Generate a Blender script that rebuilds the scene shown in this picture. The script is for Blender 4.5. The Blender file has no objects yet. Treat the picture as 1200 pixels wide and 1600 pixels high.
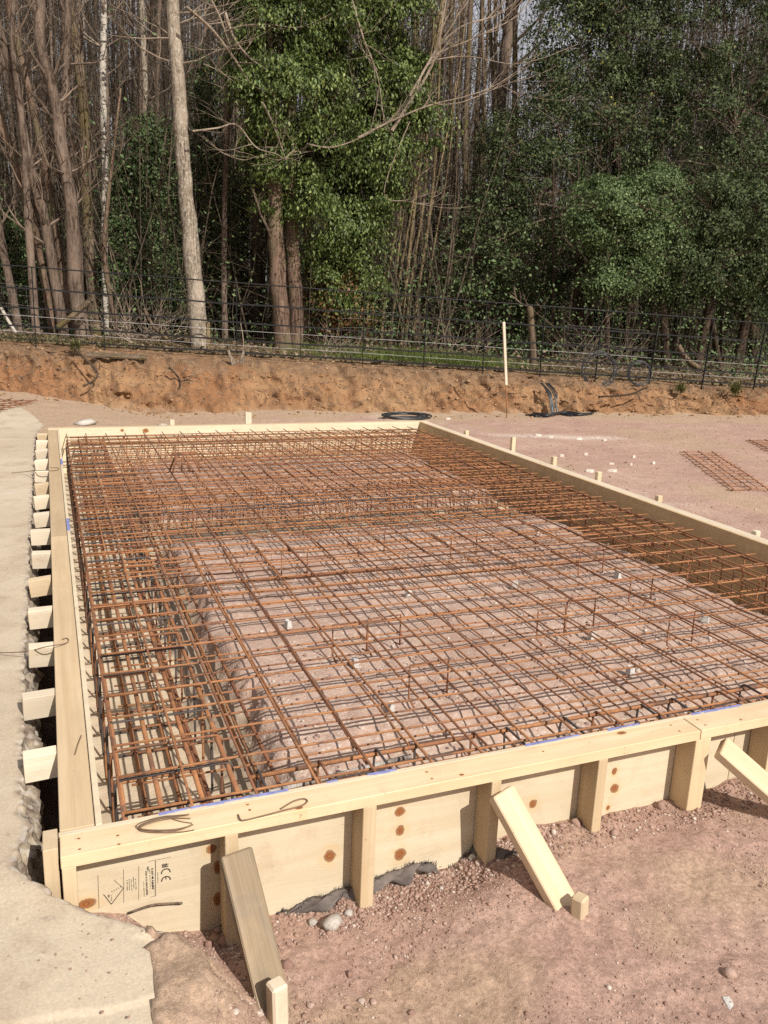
import bpy, bmesh, math, random
import numpy as np
from mathutils import Vector, Matrix

random.seed(7)
RNG = np.random.default_rng(11)
SC = bpy.context.scene
COL = SC.collection
R = math.radians

# ------------------------------------------------------------------ camera
FPX, PITCH, ROLL, YAW = 1288.8, R(14.3215), R(2.1888), R(22.2806)
CAM = np.array([-0.0661, -2.1703, 1.4585])
_cy, _sy = math.cos(YAW), math.sin(YAW)
FW = np.array([_sy * math.cos(PITCH), _cy * math.cos(PITCH), -math.sin(PITCH)])
_r = np.array([_cy, -_sy, 0.0]); _u = np.cross(_r, FW)
RT = math.cos(ROLL) * _r + math.sin(ROLL) * _u
UP = -math.sin(ROLL) * _r + math.cos(ROLL) * _u
cd = bpy.data.cameras.new('camera'); cam = bpy.data.objects.new('camera', cd); COL.objects.link(cam)
cd.sensor_fit = 'AUTO'; cd.sensor_width = 36.0; cd.lens = 36.0 * FPX / 1600.0
cd.clip_start = 0.05; cd.clip_end = 2000
cam.matrix_world = Matrix(((RT[0], UP[0], -FW[0], CAM[0]), (RT[1], UP[1], -FW[1], CAM[1]),
                           (RT[2], UP[2], -FW[2], CAM[2]), (0, 0, 0, 1)))
SC.camera = cam

# ------------------------------------------------------------------ light
SUN = Vector((0.27, -1.0, 0.90)).normalized()
w = bpy.data.worlds.new('World'); SC.world = w; w.use_nodes = True
wn = w.node_tree.nodes; bgn = wn['Background']
sky = wn.new('ShaderNodeTexSky'); sky.sky_type = 'NISHITA'; sky.sun_disc = False
sky.sun_elevation = math.asin(SUN.z); sky.sun_rotation = math.atan2(SUN.x, SUN.y)
sky.air_density = 1.0; sky.dust_density = 2.0
veil = wn.new('ShaderNodeMix'); veil.data_type = 'RGBA'; veil.inputs[0].default_value = 0.6
veil.inputs[7].default_value = (6.9, 6.4, 6.1, 1)          # thin bright cloud over the blue
w.node_tree.links.new(sky.outputs[0], veil.inputs[6]); w.node_tree.links.new(veil.outputs[2], bgn.inputs[0]); bgn.inputs[1].default_value = 0.078
sl = bpy.data.lights.new('sun', 'SUN'); sl.energy = 4.0; sl.angle = R(0.5); sl.color = (1.0, 0.95, 0.87)
so = bpy.data.objects.new('sun', sl); COL.objects.link(so); so.location = (3, -20, 20)
so.rotation_euler = (-SUN).to_track_quat('-Z', 'Y').to_euler()
SC.view_settings.view_transform = 'Standard'; SC.view_settings.look = 'None'
SC.view_settings.exposure = 0.5; SC.view_settings.gamma = 1.0
SC.cycles.use_denoising = False; SC.cycles.max_bounces = 6; SC.cycles.diffuse_bounces = 3; SC.cycles.glossy_bounces = 2
SC.cycles.transmission_bounces = 3; SC.cycles.transparent_max_bounces = 4

# ------------------------------------------------------------------ helpers
def at(px, py, Y):
    d = FW + RT * (px - 600) / FPX - UP * (py - 800) / FPX
    return CAM + d * ((Y - CAM[1]) / d[1])
def atz(px, py, z):
    d = FW + RT * (px - 600) / FPX - UP * (py - 800) / FPX
    return CAM + d * ((z - CAM[2]) / d[2])

def vnoise(x, y, sc, seed):
    x = np.asarray(x, float) * sc + 137.3; y = np.asarray(y, float) * sc + 91.7
    g = np.random.default_rng(seed).random((256, 256))
    xi = np.floor(x).astype(int); yi = np.floor(y).astype(int)
    fx = x - xi; fy = y - yi
    fx = fx * fx * (3 - 2 * fx); fy = fy * fy * (3 - 2 * fy)
    a = g[xi % 256, yi % 256]; b = g[(xi + 1) % 256, yi % 256]
    c = g[xi % 256, (yi + 1) % 256]; d = g[(xi + 1) % 256, (yi + 1) % 256]
    return (a * (1 - fx) + b * fx) * (1 - fy) + (c * (1 - fx) + d * fx) * fy - 0.5
def fbm(x, y, sc, seed, o=4, g=0.5):
    t = 0; a = 1.0
    for k in range(o):
        t = t + a * vnoise(x, y, sc * 2 ** k, seed + k); a *= g
    return t
def sstep(a, b, x):
    t = np.clip((np.asarray(x, float) - a) / (b - a), 0, 1); return t * t * (3 - 2 * t)

def tag(o, label=None, cat=None, group=None, kind=None):
    if label: o['label'] = label
    if cat: o['category'] = cat
    if group: o['group'] = group
    if kind: o['kind'] = kind
    return o
def empty(name, loc, label=None, cat=None, group=None):
    o = bpy.data.objects.new(name, None); COL.objects.link(o); o.location = loc
    o.empty_display_size = 0.1
    return tag(o, label, cat, group)
def link(name, me, mat, parent=None):
    o = bpy.data.objects.new(name, me); COL.objects.link(o)
    for m in (mat if isinstance(mat, (list, tuple)) else [mat]): me.materials.append(m)
    if parent is not None: o.parent = parent
    return o

class MB:
    """collects shapes, links them as one mesh object"""
    def __init__(s): s.v = []; s.f = []; s.n = 0
    def add(s, v, f):
        b = s.n; s.v.extend(v); s.n += len(v); s.f.extend([tuple(i + b for i in q) for q in f])
    def tube(s, pts, rad, n=6, cap=True):
        pts = [np.asarray(p, float) for p in pts]; m = len(pts)
        if not hasattr(rad, '__len__'): rad = [rad] * m
        V = []; ref = None
        for i in range(m):
            t = pts[min(i + 1, m - 1)] - pts[max(i - 1, 0)]
            t = t / (math.sqrt(t @ t) + 1e-12)
            if ref is None:
                ref = np.array([0, 0, 1.]) if abs(t[2]) < .8 else np.array([1., 0, 0])
            a = ref - t * (ref @ t); a = a / (math.sqrt(a @ a) + 1e-12); ref = a
            b = np.array([t[1] * a[2] - t[2] * a[1], t[2] * a[0] - t[0] * a[2], t[0] * a[1] - t[1] * a[0]])
            for k in range(n):
                an = 2 * math.pi * k / n
                V.append(pts[i] + rad[i] * (math.cos(an) * a + math.sin(an) * b))
        F = []
        for i in range(m - 1):
            for k in range(n):
                k2 = (k + 1) % n
                F.append((i * n + k, i * n + k2, (i + 1) * n + k2, (i + 1) * n + k))
        if cap:
            F.append(tuple(range(n - 1, -1, -1))); F.append(tuple((m - 1) * n + k for k in range(n)))
        s.add(V, F)
    def box(s, lo, hi):
        x0, y0, z0 = lo; x1, y1, z1 = hi
        s.add([(x0, y0, z0), (x1, y0, z0), (x1, y1, z0), (x0, y1, z0), (x0, y0, z1), (x1, y0, z1), (x1, y1, z1), (x0, y1, z1)],
              [(3, 2, 1, 0), (4, 5, 6, 7), (0, 1, 5, 4), (1, 2, 6, 5), (2, 3, 7, 6), (3, 0, 4, 7)])
    def build(s, name, mat, parent=None, smooth=False):
        off = np.array(parent.location) if parent is not None else np.zeros(3)
        me = bpy.data.meshes.new(name)
        me.from_pydata((np.array(s.v) - off).tolist(), [], s.f)
        if smooth: me.polygons.foreach_set('use_smooth', [True] * len(me.polygons))
        me.update()
        return link(name, me, mat, parent)

def np_mesh(name, V, F, mat, parent=None, smooth=False, fattr=None, vattr=None):
    """fast mesh of same-size faces; F is (n,3) or (n,4)"""
    off = np.array(parent.location) if parent is not None else np.zeros(3)
    me = bpy.data.meshes.new(name); V = np.asarray(V, np.float32) - off.astype(np.float32); F = np.asarray(F, np.int32)
    k = F.shape[1]
    me.vertices.add(len(V)); me.vertices.foreach_set('co', V.ravel())
    me.loops.add(F.size); me.loops.foreach_set('vertex_index', F.ravel())
    me.polygons.add(len(F)); me.polygons.foreach_set('loop_start', np.arange(0, F.size, k, dtype=np.int32))
    me.update(calc_edges=True)
    if smooth: me.polygons.foreach_set('use_smooth', np.ones(len(F), bool))
    for nm, arr in (fattr or {}).items():
        me.attributes.new(nm, 'FLOAT', 'FACE').data.foreach_set('value', np.asarray(arr, np.float32))
    for nm, arr in (vattr or {}).items():
        me.attributes.new(nm, 'FLOAT', 'POINT').data.foreach_set('value', np.asarray(arr, np.float32))
    me.validate(); me.update()
    return link(name, me, mat, parent)

def grid(xs, ys, zf, keep=None):
    X, Y = np.meshgrid(xs, ys, indexing='ij'); Z = zf(X, Y); ny = len(ys)
    V = np.stack([X.ravel(), Y.ravel(), Z.ravel()], 1)
    i, j = np.meshgrid(np.arange(len(xs) - 1), np.arange(ny - 1), indexing='ij')
    a = (i * ny + j).ravel(); F = np.stack([a, a + ny, a + ny + 1, a + 1], 1)
    if keep is not None:
        cx = (X[:-1, :-1] + X[1:, 1:]) / 2; cyy = (Y[:-1, :-1] + Y[1:, 1:]) / 2
        F = F[keep(cx, cyy).ravel()]
    return V, F

def timber(name, a, b, wd, ht, up, mat, parent=None, bev=0.0018, mesh_only=False):
    """sawn timber from a to b (end-face centres), wd across, ht along up; local X is its length"""
    a = Vector(a); b = Vector(b); L = (b - a).length; X = (b - a).normalized()
    Z = Vector(up); Z = (Z - X * Z.dot(X)).normalized(); Y = Z.cross(X)
    bm = bmesh.new(); bmesh.ops.create_cube(bm, size=1.0)
    bmesh.ops.scale(bm, vec=(L, wd, ht), verts=bm.verts)
    bmesh.ops.bevel(bm, geom=bm.edges[:], offset=bev, segments=1, affect='EDGES')
    me = bpy.data.meshes.new(name); bm.to_mesh(me); bm.free()
    o = link(name, me, mat, parent)
    c = (a + b) / 2 - (parent.location if parent is not None else Vector((0, 0, 0)))
    M = Matrix((X, Y, Z)).transposed().to_4x4(); M.translation = c
    o.matrix_basis = M
    return o

# ------------------------------------------------------------------ materials
class NT:
    def __init__(s, name):
        s.m = bpy.data.materials.new(name); s.m.use_nodes = True; s.t = s.m.node_tree
        s.b = s.t.nodes['Principled BSDF']; s.out = s.t.nodes['Material Output']
        s.b.inputs['Roughness'].default_value = 0.85; s.b.inputs['Specular IOR Level'].default_value = 0.25
    def n(s, typ, ins=None, **kw):
        nd = s.t.nodes.new(typ)
        for k, v in kw.items(): setattr(nd, k, v)
        for k, v in (ins or {}).items(): s.set(nd.inputs[k], v)
        return nd
    def set(s, sock, v):
        if isinstance(v, bpy.types.NodeSocket): s.t.links.new(v, sock)
        else:
            if sock.type == 'RGBA' and len(v) == 3: v = (*v, 1)
            sock.default_value = v
    def co(s, scale=(1, 1, 1), kind='Object', rnd=False):
        c = s.n('ShaderNodeTexCoord').outputs[kind]
        if rnd:
            oi = s.n('ShaderNodeObjectInfo'); k = s.n('ShaderNodeMath', {0: oi.outputs['Random'], 1: 37.0}, operation='MULTIPLY')
            c = s.n('ShaderNodeVectorMath', {0: c, 1: k.outputs[0]}, operation='ADD').outputs[0]
        return s.n('ShaderNodeVectorMath', {0: c, 1: scale}, operation='MULTIPLY').outputs[0]
    def noise(s, co, sc, det=4, rough=0.55, dist=0.0):
        return s.n('ShaderNodeTexNoise', {'Vector': co, 'Scale': sc, 'Detail': det, 'Roughness': rough, 'Distortion': dist}).outputs[0]
    def vor(s, co, sc, feature='F1', out='Distance'):
        return s.n('ShaderNodeTexVoronoi', {'Vector': co, 'Scale': sc}, feature=feature).outputs[out]
    def ramp(s, f, stops):
        r = s.n('ShaderNodeValToRGB', {0: f}); e = r.color_ramp.elements
        while len(e) < len(stops): e.new(0.5)
        for el, (p, c) in zip(e, stops):
            el.position = p; el.color = (*c, 1) if not isinstance(c, (int, float)) else (c, c, c, 1)
        return r.outputs[0]
    def mix(s, f, a, b, mode='MIX'):
        m = s.n('ShaderNodeMix', data_type='RGBA', blend_type=mode)
        s.set(m.inputs[0], f); s.set(m.inputs[6], a); s.set(m.inputs[7], b); return m.outputs[2]
    def mr(s, v, a, b, c=0.0, d=1.0):
        return s.n('ShaderNodeMapRange', {0: v, 1: a, 2: b, 3: c, 4: d}).outputs[0]
    def math(s, op, a, b=0.0):
        return s.n('ShaderNodeMath', {0: a, 1: b}, operation=op).outputs[0]
    def attr(s, nm): return s.n('ShaderNodeAttribute', attribute_name=nm).outputs['Fac']
    def bump(s, h, st=0.5, dist=0.01):
        b = s.n('ShaderNodeBump', {'Height': h, 'Strength': st, 'Distance': dist})
        s.set(s.b.inputs['Normal'], b.outputs[0])
    def col(s, c): s.set(s.b.inputs['Base Color'], c)

def m_plain(name, c, rough=0.6, spec=0.3, var=0.25, sc=30, metal=0.0):
    t = NT(name); co = t.co(rnd=True); n = t.noise(co, sc, 4)
    t.col(t.ramp(n, [(0.3, tuple(x * (1 - var) for x in c)), (0.7, tuple(min(1, x * (1 + var)) for x in c))]))
    t.b.inputs['Roughness'].default_value = rough; t.b.inputs['Specular IOR Level'].default_value = spec
    t.b.inputs['Metallic'].default_value = metal
    t.bump(n, 0.3, 0.002); return t.m

def m_earth(name, c1, c2, c3):
    t = NT(name); co = t.co()
    n1 = t.noise(co, 1.3, 6, 0.62, 0.4); n2 = t.noise(co, 7.0, 6, 0.65); n3 = t.noise(co, 60.0, 4, 0.7)
    base = t.mix(t.mr(n1, 0.38, 0.62), c1, c2)
    base = t.mix(t.mr(n2, 0.42, 0.7, 0.0, 0.6), base, c3)
    base = t.mix(t.math('MULTIPLY', t.attr('tan'), t.mr(n2, 0.3, 0.55, 0.5, 1.0)), base, (0.37, 0.265, 0.18))
    base = t.mix(t.math('MULTIPLY', t.attr('lime'), t.mr(n3, 0.35, 0.6)), base, (0.58, 0.50, 0.43))
    vc = t.vor(co, 95.0, 'F1', 'Color'); vd = t.vor(co, 95.0)
    sep = t.n('ShaderNodeSeparateColor', {0: vc})
    k = t.mr(sep.outputs[0], 0.0, 1.0, 0.85, 1.17)
    base = t.mix(1.0, base, t.n('ShaderNodeCombineColor', {0: k, 1: k, 2: k}).outputs[0], 'MULTIPLY')
    lum = t.math('MULTIPLY', t.mr(n3, 0.3, 0.7, 0.82, 1.18), t.mr(t.noise(co, 340.0, 2, 0.7), 0.3, 0.7, 0.76, 1.24))
    base = t.mix(1.0, base, t.n('ShaderNodeCombineColor', {0: lum, 1: lum, 2: lum}).outputs[0], 'MULTIPLY')
    t.col(base); t.b.inputs['Roughness'].default_value = 0.97; t.b.inputs['Specular IOR Level'].default_value = 0.1
    n4 = t.noise(co, 300.0, 3, 0.75)
    h = t.math('ADD', t.math('MULTIPLY', n4, 0.9), t.math('MULTIPLY', n3, 1.2))
    t.bump(h, 0.55, 0.007); return t.m

def m_concrete():
    t = NT('concrete'); co = t.co()
    n1 = t.noise(co, 0.8, 5, 0.6); n2 = t.noise(co, 4.5, 6, 0.62, 0.6); n3 = t.noise(co, 120, 3, 0.7)
    st = t.noise(t.co((0.35, 2.2, 1)), 2.2, 5, 0.6, 0.8)
    c = t.mix(t.mr(n1, 0.36, 0.64), (0.43, 0.352, 0.258), (0.50, 0.417, 0.312))
    c = t.mix(t.mr(n2, 0.48, 0.68, 0, 0.75), c, (0.355, 0.28, 0.20))
    c = t.mix(t.mr(st, 0.56, 0.66, 0, 0.45), c, (0.52, 0.46, 0.375))
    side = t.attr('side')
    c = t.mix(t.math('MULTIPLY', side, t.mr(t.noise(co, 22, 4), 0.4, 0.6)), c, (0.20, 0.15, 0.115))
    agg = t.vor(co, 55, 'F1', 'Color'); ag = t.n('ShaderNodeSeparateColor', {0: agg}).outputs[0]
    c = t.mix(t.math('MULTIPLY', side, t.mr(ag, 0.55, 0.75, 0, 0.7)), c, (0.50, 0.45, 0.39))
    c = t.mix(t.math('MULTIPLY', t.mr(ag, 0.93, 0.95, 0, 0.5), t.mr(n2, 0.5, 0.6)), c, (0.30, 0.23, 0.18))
    lum = t.mr(n3, 0.3, 0.7, 0.86, 1.12)
    c = t.mix(1.0, c, t.n('ShaderNodeCombineColor', {0: lum, 1: lum, 2: lum}).outputs[0], 'MULTIPLY')
    t.col(c); t.b.inputs['Roughness'].default_value = 0.95
    t.bump(t.math('ADD', t.math('MULTIPLY', n2, 1.2), t.math('ADD', t.math('MULTIPLY', n3, 0.5), t.noise(co, 420, 2, 0.8))), 0.3, 0.003); return t.m

def m_pit():
    t = NT('hardcore'); co = t.co(); pad = t.attr('pad')
    n1 = t.noise(co, 1.6, 5, 0.6); n2 = t.noise(co, 14, 5, 0.65); n3 = t.noise(co, 70, 3)
    bl = t.mix(t.mr(n1, 0.38, 0.62), (0.50, 0.40, 0.285), (0.58, 0.48, 0.355))
    bl = t.mix(t.mr(n2, 0.52, 0.7, 0, 0.4), bl, (0.38, 0.29, 0.20))
    vc = t.vor(co, 75, 'F1', 'Color'); sep = t.n('ShaderNodeSeparateColor', {0: vc}); vd = t.vor(co, 75)
    ru = t.ramp(sep.outputs[0], [(0.0, (0.34, 0.23, 0.18)), (0.45, (0.42, 0.30, 0.24)), (0.8, (0.41, 0.305, 0.245)), (1.0, (0.54, 0.46, 0.40))])
    ru = t.mix(t.mr(t.noise(co, 1.1, 5, 0.65), 0.5, 0.62, 0, 0.75), ru, (0.30, 0.195, 0.15))
    ru = t.mix(t.mr(n1, 0.4, 0.65, 0, 0.55), ru, (0.42, 0.30, 0.235))
    ru = t.mix(t.mr(n2, 0.5, 0.7, 0, 0.5), ru, (0.34, 0.225, 0.185))
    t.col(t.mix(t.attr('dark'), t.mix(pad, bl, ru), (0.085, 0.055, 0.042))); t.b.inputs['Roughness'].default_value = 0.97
    h = t.math('ADD', t.math('MULTIPLY', t.math('MULTIPLY', vd, -0.8), pad), t.math('ADD', n2, n3))
    t.bump(h, 0.5, 0.006); return t.m

def m_bank():
    t = NT('bank_soil'); co = t.co(); top = t.attr('top')
    n1 = t.noise(co, 0.7, 5, 0.6); n2 = t.noise(co, 5, 6, 0.65, 0.5); n3 = t.noise(co, 32, 4, 0.7)
    c = t.mix(t.mr(n1, 0.36, 0.64), (0.27, 0.13, 0.060), (0.335, 0.20, 0.104))
    c = t.mix(t.mr(n2, 0.5, 0.68, 0, 0.7), c, (0.15, 0.08, 0.042))
    c = t.mix(t.mr(n3, 0.55, 0.7, 0, 0.6), c, (0.34, 0.225, 0.13))
    stk = t.noise(t.co((5.5, 2.0, 0.9)), 1.0, 5, 0.7, 0.4)
    c = t.mix(t.math('MULTIPLY', t.mr(stk, 0.52, 0.62, 0, 0.7), t.mr(n3, 0.3, 0.6)), c, (0.115, 0.06, 0.034))
    tp = t.mix(t.mr(n2, 0.4, 0.6), (0.16, 0.092, 0.050), (0.25, 0.155, 0.088))
    msk = t.mr(t.math('ADD', top, t.math('MULTIPLY', t.math('SUBTRACT', n2, 0.5), 0.9)), 0.62, 0.82)
    c = t.mix(msk, c, tp)
    toe = t.mr(t.math('ADD', top, t.math('MULTIPLY', t.math('SUBTRACT', n2, 0.5), 0.5)), 0.0, 0.14, 0.75, 0.0)
    c = t.mix(toe, c, (0.36, 0.25, 0.16))
    t.col(c); t.b.inputs['Roughness'].default_value = 0.97
    t.bump(t.math('ADD', t.math('MULTIPLY', n2, 2.0), n3), 0.9, 0.03); return t.m

def m_wood(name, light, dark, fine=0.18, rough=0.7, knots=(), knotdir='XZ', stain=None, grainx=0.9):
    """grain along local X; knots = (u, v, ru, rv) in the local plane knotdir"""
    t = NT(name); co0 = t.n('ShaderNodeTexCoord').outputs['Object']
    oi = t.n('ShaderNodeObjectInfo').outputs['Random']
    offs = t.math('MULTIPLY', oi, 23.0)
    co = t.n('ShaderNodeVectorMath', {0: co0, 1: offs}, operation='ADD').outputs[0] if not knots else co0
    def sc(x, y, z): return t.n('ShaderNodeVectorMath', {0: co, 1: (x, y, z)}, operation='MULTIPLY').outputs[0]
    kmin = None; shift = None
    if knots:
        sp = t.n('ShaderNodeSeparateXYZ', {0: co0}); u = sp.outputs['XYZ'.index(knotdir[0])]; v = sp.outputs['XYZ'.index(knotdir[1])]
        wob = t.math('MULTIPLY', t.math('SUBTRACT', t.noise(co0, 38, 4, 0.65), 0.5), 0.95)
        for (ku, kv, ru, rv) in knots:
            if knotdir == 'XZ': ru, rv = ru * .86, rv * 1.28
            a = t.math('DIVIDE', t.math('SUBTRACT', u, ku), ru); b = t.math('DIVIDE', t.math('SUBTRACT', v, kv), rv)
            d = t.math('SQRT', t.math('ADD', t.math('MULTIPLY', a, a), t.math('MULTIPLY', b, b)))
            kmin = d if kmin is None else t.math('MINIMUM', kmin, d)
            if ku < 8 and ru > .007:
                sh = t.math('MULTIPLY', t.math('MULTIPLY', t.math('SUBTRACT', v, kv), -.85), t.math('POWER', 2.2, t.math('MULTIPLY', d, -.55)))
                shift = sh if shift is None else t.math('ADD', shift, sh)
        kd = t.math('ADD', kmin, wob)
        if shift is not None:
            cv = t.n('ShaderNodeCombineXYZ'); t.set(cv.inputs['XYZ'.index(knotdir[1])], shift)
            co = t.n('ShaderNodeVectorMath', {0: co0, 1: cv.outputs[0]}, operation='ADD').outputs[0]
    g1 = t.noise(sc(grainx, 22, 22), 1.0, 5, 0.55, 0.6)
    g2 = t.noise(sc(3.5, 230, 230), 1.0, 3, 0.6)
    big = t.noise(sc(1.3, 3, 3), 1.0, 3)
    c = t.mix(t.mr(g1, 0.36, 0.66), light, dark)
    c = t.mix(t.mr(big, 0.4, 0.7, 0, 0.5), c, tuple(0.82 * x for x in dark))
    c = t.mix(t.mr(g2, 0.45, 0.75, 0, fine), c, tuple(0.45 * x for x in dark))
    if stain:
        s_ = t.noise(sc(2.5, 7, 7), 1.7, 6, 0.7, 1.0)
        c = t.mix(t.mr(s_, 0.48, 0.66, 0, 0.85), c, stain)
    dirt = t.noise(t.n('ShaderNodeVectorMath', {0: co0, 1: offs}, operation='ADD').outputs[0], 9.0, 6, 0.7, 0.5)
    c = t.mix(t.mr(dirt, 0.52, 0.74, 0, 0.42), c, (0.42, 0.30, 0.19))
    spk = t.noise(co0, 75.0, 3, 0.6); c = t.mix(t.math('MULTIPLY', t.mr(spk, 0.66, 0.72), t.mr(dirt, 0.45, 0.6)), c, (0.27, 0.19, 0.14))
    tone = t.mr(oi, 0, 1, 0.84, 1.10)
    c = t.mix(1.0, c, t.n('ShaderNodeCombineColor', {0: tone, 1: tone, 2: tone}).outputs[0], 'MULTIPLY')
    if knots:
        rings = t.math('SINE', t.math('MULTIPLY', kd, 14.0))
        halo = t.mr(kd, 1.0, 2.6, 0.55, 0.0)
        c = t.mix(t.math('MULTIPLY', halo, t.mr(t.noise(sc(30, 60, 60), 1.0, 3), 0.35, 0.65)), c, (0.60, 0.36, 0.13))
        kc = t.mix(t.mr(rings, -1, 1), (0.19, 0.07, 0.025), (0.31, 0.125, 0.045))
        c = t.mix(t.mr(kd, 0.72, 1.12, 1.0, 0.0), c, kc)
        c = t.mix(t.mr(t.math('ABSOLUTE', t.math('SUBTRACT', kd, 0.97)), 0.0, 0.12, 0.7, 0.0), c, (0.07, 0.03, 0.015))
    t.col(c); t.b.inputs['Roughness'].default_value = rough; t.b.inputs['Specular IOR Level'].default_value = 0.25
    t.bump(t.math('ADD', g1, t.math('MULTIPLY', g2, 0.7)), 0.25, 0.0015); return t.m

def m_rust(name, a, b, c, k=0.5, spec=0.3):
    t = NT(name); co = t.co(rnd=True); n1 = t.noise(co, 5, 4, 0.6); n2 = t.noise(co, 60, 4, 0.7)
    col = t.mix(t.mr(n1, 0.40, 0.60), a, b)
    col = t.mix(t.mr(t.noise(co, 9, 3, 0.6), 0.56, 0.64, 0, 0.6), col, (0.055, 0.045, 0.042))
    col = t.mix(t.mr(n2, 0.5, 0.66, 0, k), col, c)
    t.col(col); t.b.inputs['Roughness'].default_value = 0.75; t.b.inputs['Specular IOR Level'].default_value = spec
    t.bump(n2, 0.5, 0.002); return t.m

def m_bark(name, a, b, moss=None, sc=(9, 9, 2.2), lich=None):
    t = NT(name); co = t.co(sc, rnd=True); n1 = t.noise(co, 1.0, 5, 0.65, 0.8); n2 = t.noise(t.co((40, 40, 14)), 1.0, 4, 0.7)
    c = t.mix(t.mr(n1, 0.35, 0.65), a, b)
    c = t.mix(t.mr(n2, 0.48, 0.66, 0, 0.75), c, tuple(0.35 * x for x in a))
    n5 = t.noise(t.co((34, 34, 4.5), rnd=True), 1.0, 5, 0.75, 0.7)
    c = t.mix(t.mr(n5, 0.50, 0.60, 0, 0.8), c, tuple(0.30 * x for x in a))
    c = t.mix(t.mr(n5, 0.46, 0.36, 0, 0.6), c, tuple(1.3 * x for x in b))
    c = t.mix(t.mr(t.noise(t.co((3, 3, 1.1), rnd=True), 1.0, 4), 0.5, 0.64, 0, 0.6), c, tuple(1.35 * x for x in b))
    if moss: c = t.mix(t.mr(t.noise(t.co((1.2, 1.2, 0.6)), 1.5, 4), 0.48, 0.62, 0, 0.75), c, moss)
    if lich: c = t.mix(t.mr(t.noise(t.co((26, 26, 18)), 1.0, 4), 0.54, 0.64, 0, 0.85), c, lich)
    t.col(c); t.b.inputs['Roughness'].default_value = 0.95; t.b.inputs['Specular IOR Level'].default_value = 0.1
    t.bump(t.math('ADD', n1, t.math('MULTIPLY', n2, 0.5)), 0.8, 0.02); return t.m

def m_birch():
    t = NT('birch_bark'); co = t.co((7, 7, 16)); n = t.noise(co, 1.0, 4, 0.6, 0.5)
    c = t.mix(t.mr(n, 0.52, 0.60), (0.42, 0.38, 0.32), (0.05, 0.04, 0.035))
    t.col(c); t.bump(n, 0.4, 0.01); return t.m

def m_leaf(name, stops, rough=0.42, spec=0.5, trans=0.18):
    t = NT(name); v = t.attr('v'); c = t.ramp(v, stops)
    t.col(c); t.b.inputs['Roughness'].default_value = rough; t.b.inputs['Specular IOR Level'].default_value = spec
    tr = t.n('ShaderNodeBsdfTranslucent', {0: c}); mx = t.n('ShaderNodeMixShader', {0: trans, 1: t.b.outputs[0], 2: tr.outputs[0]})
    t.t.links.new(mx.outputs[0], t.out.inputs[0]); return t.m

def m_stone(name, stops):
    t = NT(name); v = t.attr('v'); n = t.noise(t.co(), 90, 4, 0.7)
    c = t.ramp(v, stops); lum = t.mr(n, 0.3, 0.7, 0.75, 1.2)
    t.col(t.mix(1.0, c, t.n('ShaderNodeCombineColor', {0: lum, 1: lum, 2: lum}).outputs[0], 'MULTIPLY'))
    t.b.inputs['Roughness'].default_value = 0.95; t.b.inputs['Specular IOR Level'].default_value = 0.1
    t.bump(n, 0.5, 0.004); return t.m

M = {}
M['earth'] = m_earth('red_earth', (0.365, 0.236, 0.187), (0.415, 0.285, 0.222), (0.305, 0.19, 0.15))
M['wfloor'] = m_earth('leaf_litter', (0.12, 0.085, 0.05), (0.17, 0.12, 0.07), (0.07, 0.06, 0.03))
M['concrete'] = m_concrete(); M['pit'] = m_pit(); M['bank'] = m_bank()
M['pine'] = m_wood('sawn_pine', (0.625, 0.50, 0.34), (0.555, 0.42, 0.265))
M['pale'] = m_wood('pale_pine', (0.70, 0.60, 0.465), (0.64, 0.53, 0.39))
M['waler_tan'] = m_wood('dull_pine', (0.55, 0.42, 0.27), (0.47, 0.345, 0.21))
M['old'] = m_wood('weathered_board', (0.33, 0.25, 0.165), (0.24, 0.175, 0.105), stain=(0.20, 0.165, 0.13), fine=0.4)
M['stud'] = m_wood('stud_pine', (0.61, 0.48, 0.31), (0.54, 0.40, 0.24))
M['rust'] = m_rust('rusty_bar', (0.25, 0.108, 0.050), (0.36, 0.160, 0.066), (0.11, 0.055, 0.036))
M['rust2'] = m_rust('rusty_bar_dark', (0.190, 0.084, 0.045), (0.27, 0.118, 0.056), (0.085, 0.046, 0.034), 0.6)
M['steel'] = m_rust('mill_scale_bar', (0.045, 0.042, 0.044), (0.075, 0.065, 0.06), (0.14, 0.06, 0.03), 0.5, 0.5)
M['rustor'] = m_rust('orange_rust_bar', (0.34, 0.158, 0.068), (0.26, 0.115, 0.054), (0.15, 0.07, 0.04), 0.5)
M['ribbar'] = m_rust('grey_ribbed_bar', (0.40, 0.37, 0.34), (0.27, 0.24, 0.21), (0.26, 0.15, 0.08), 0.4, 0.5)
M['wire'] = m_plain('rusted_wire', (0.16, 0.10, 0.06), 0.6, 0.3)
M['iron'] = m_plain('black_iron', (0.013, 0.013, 0.014), 0.6, 0.25, 0.3)
M['galv'] = m_plain('galvanised_wire', (0.42, 0.41, 0.40), 0.4, 0.6, 0.15)
M['old_wire'] = m_plain('dull_wire', (0.17, 0.155, 0.14), 0.6, 0.3, 0.3)
M['black'] = m_plain('black_plastic', (0.02, 0.021, 0.024), 0.4, 0.5, 0.3)
M['grey_sheet'] = m_plain('grey_membrane', (0.115, 0.095, 0.086), 0.8, 0.25, 0.5, 14)
M['blue'] = m_plain('blue_tape', (0.20, 0.22, 0.43), 0.5, 0.4, 0.3, 40)
M['spacer'] = m_plain('spacer_concrete', (0.46, 0.44, 0.41), 0.9, 0.2, 0.3, 60)
M['ink'] = m_plain('stamp_ink', (0.045, 0.035, 0.03), 0.8, 0.1, 0.4, 200)
M['white'] = m_plain('white_debris', (0.56, 0.50, 0.43), 0.8, 0.3, 0.15)
M['bark_brown'] = m_bark('brown_bark', (0.098, 0.070, 0.053), (0.165, 0.122, 0.094))
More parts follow.
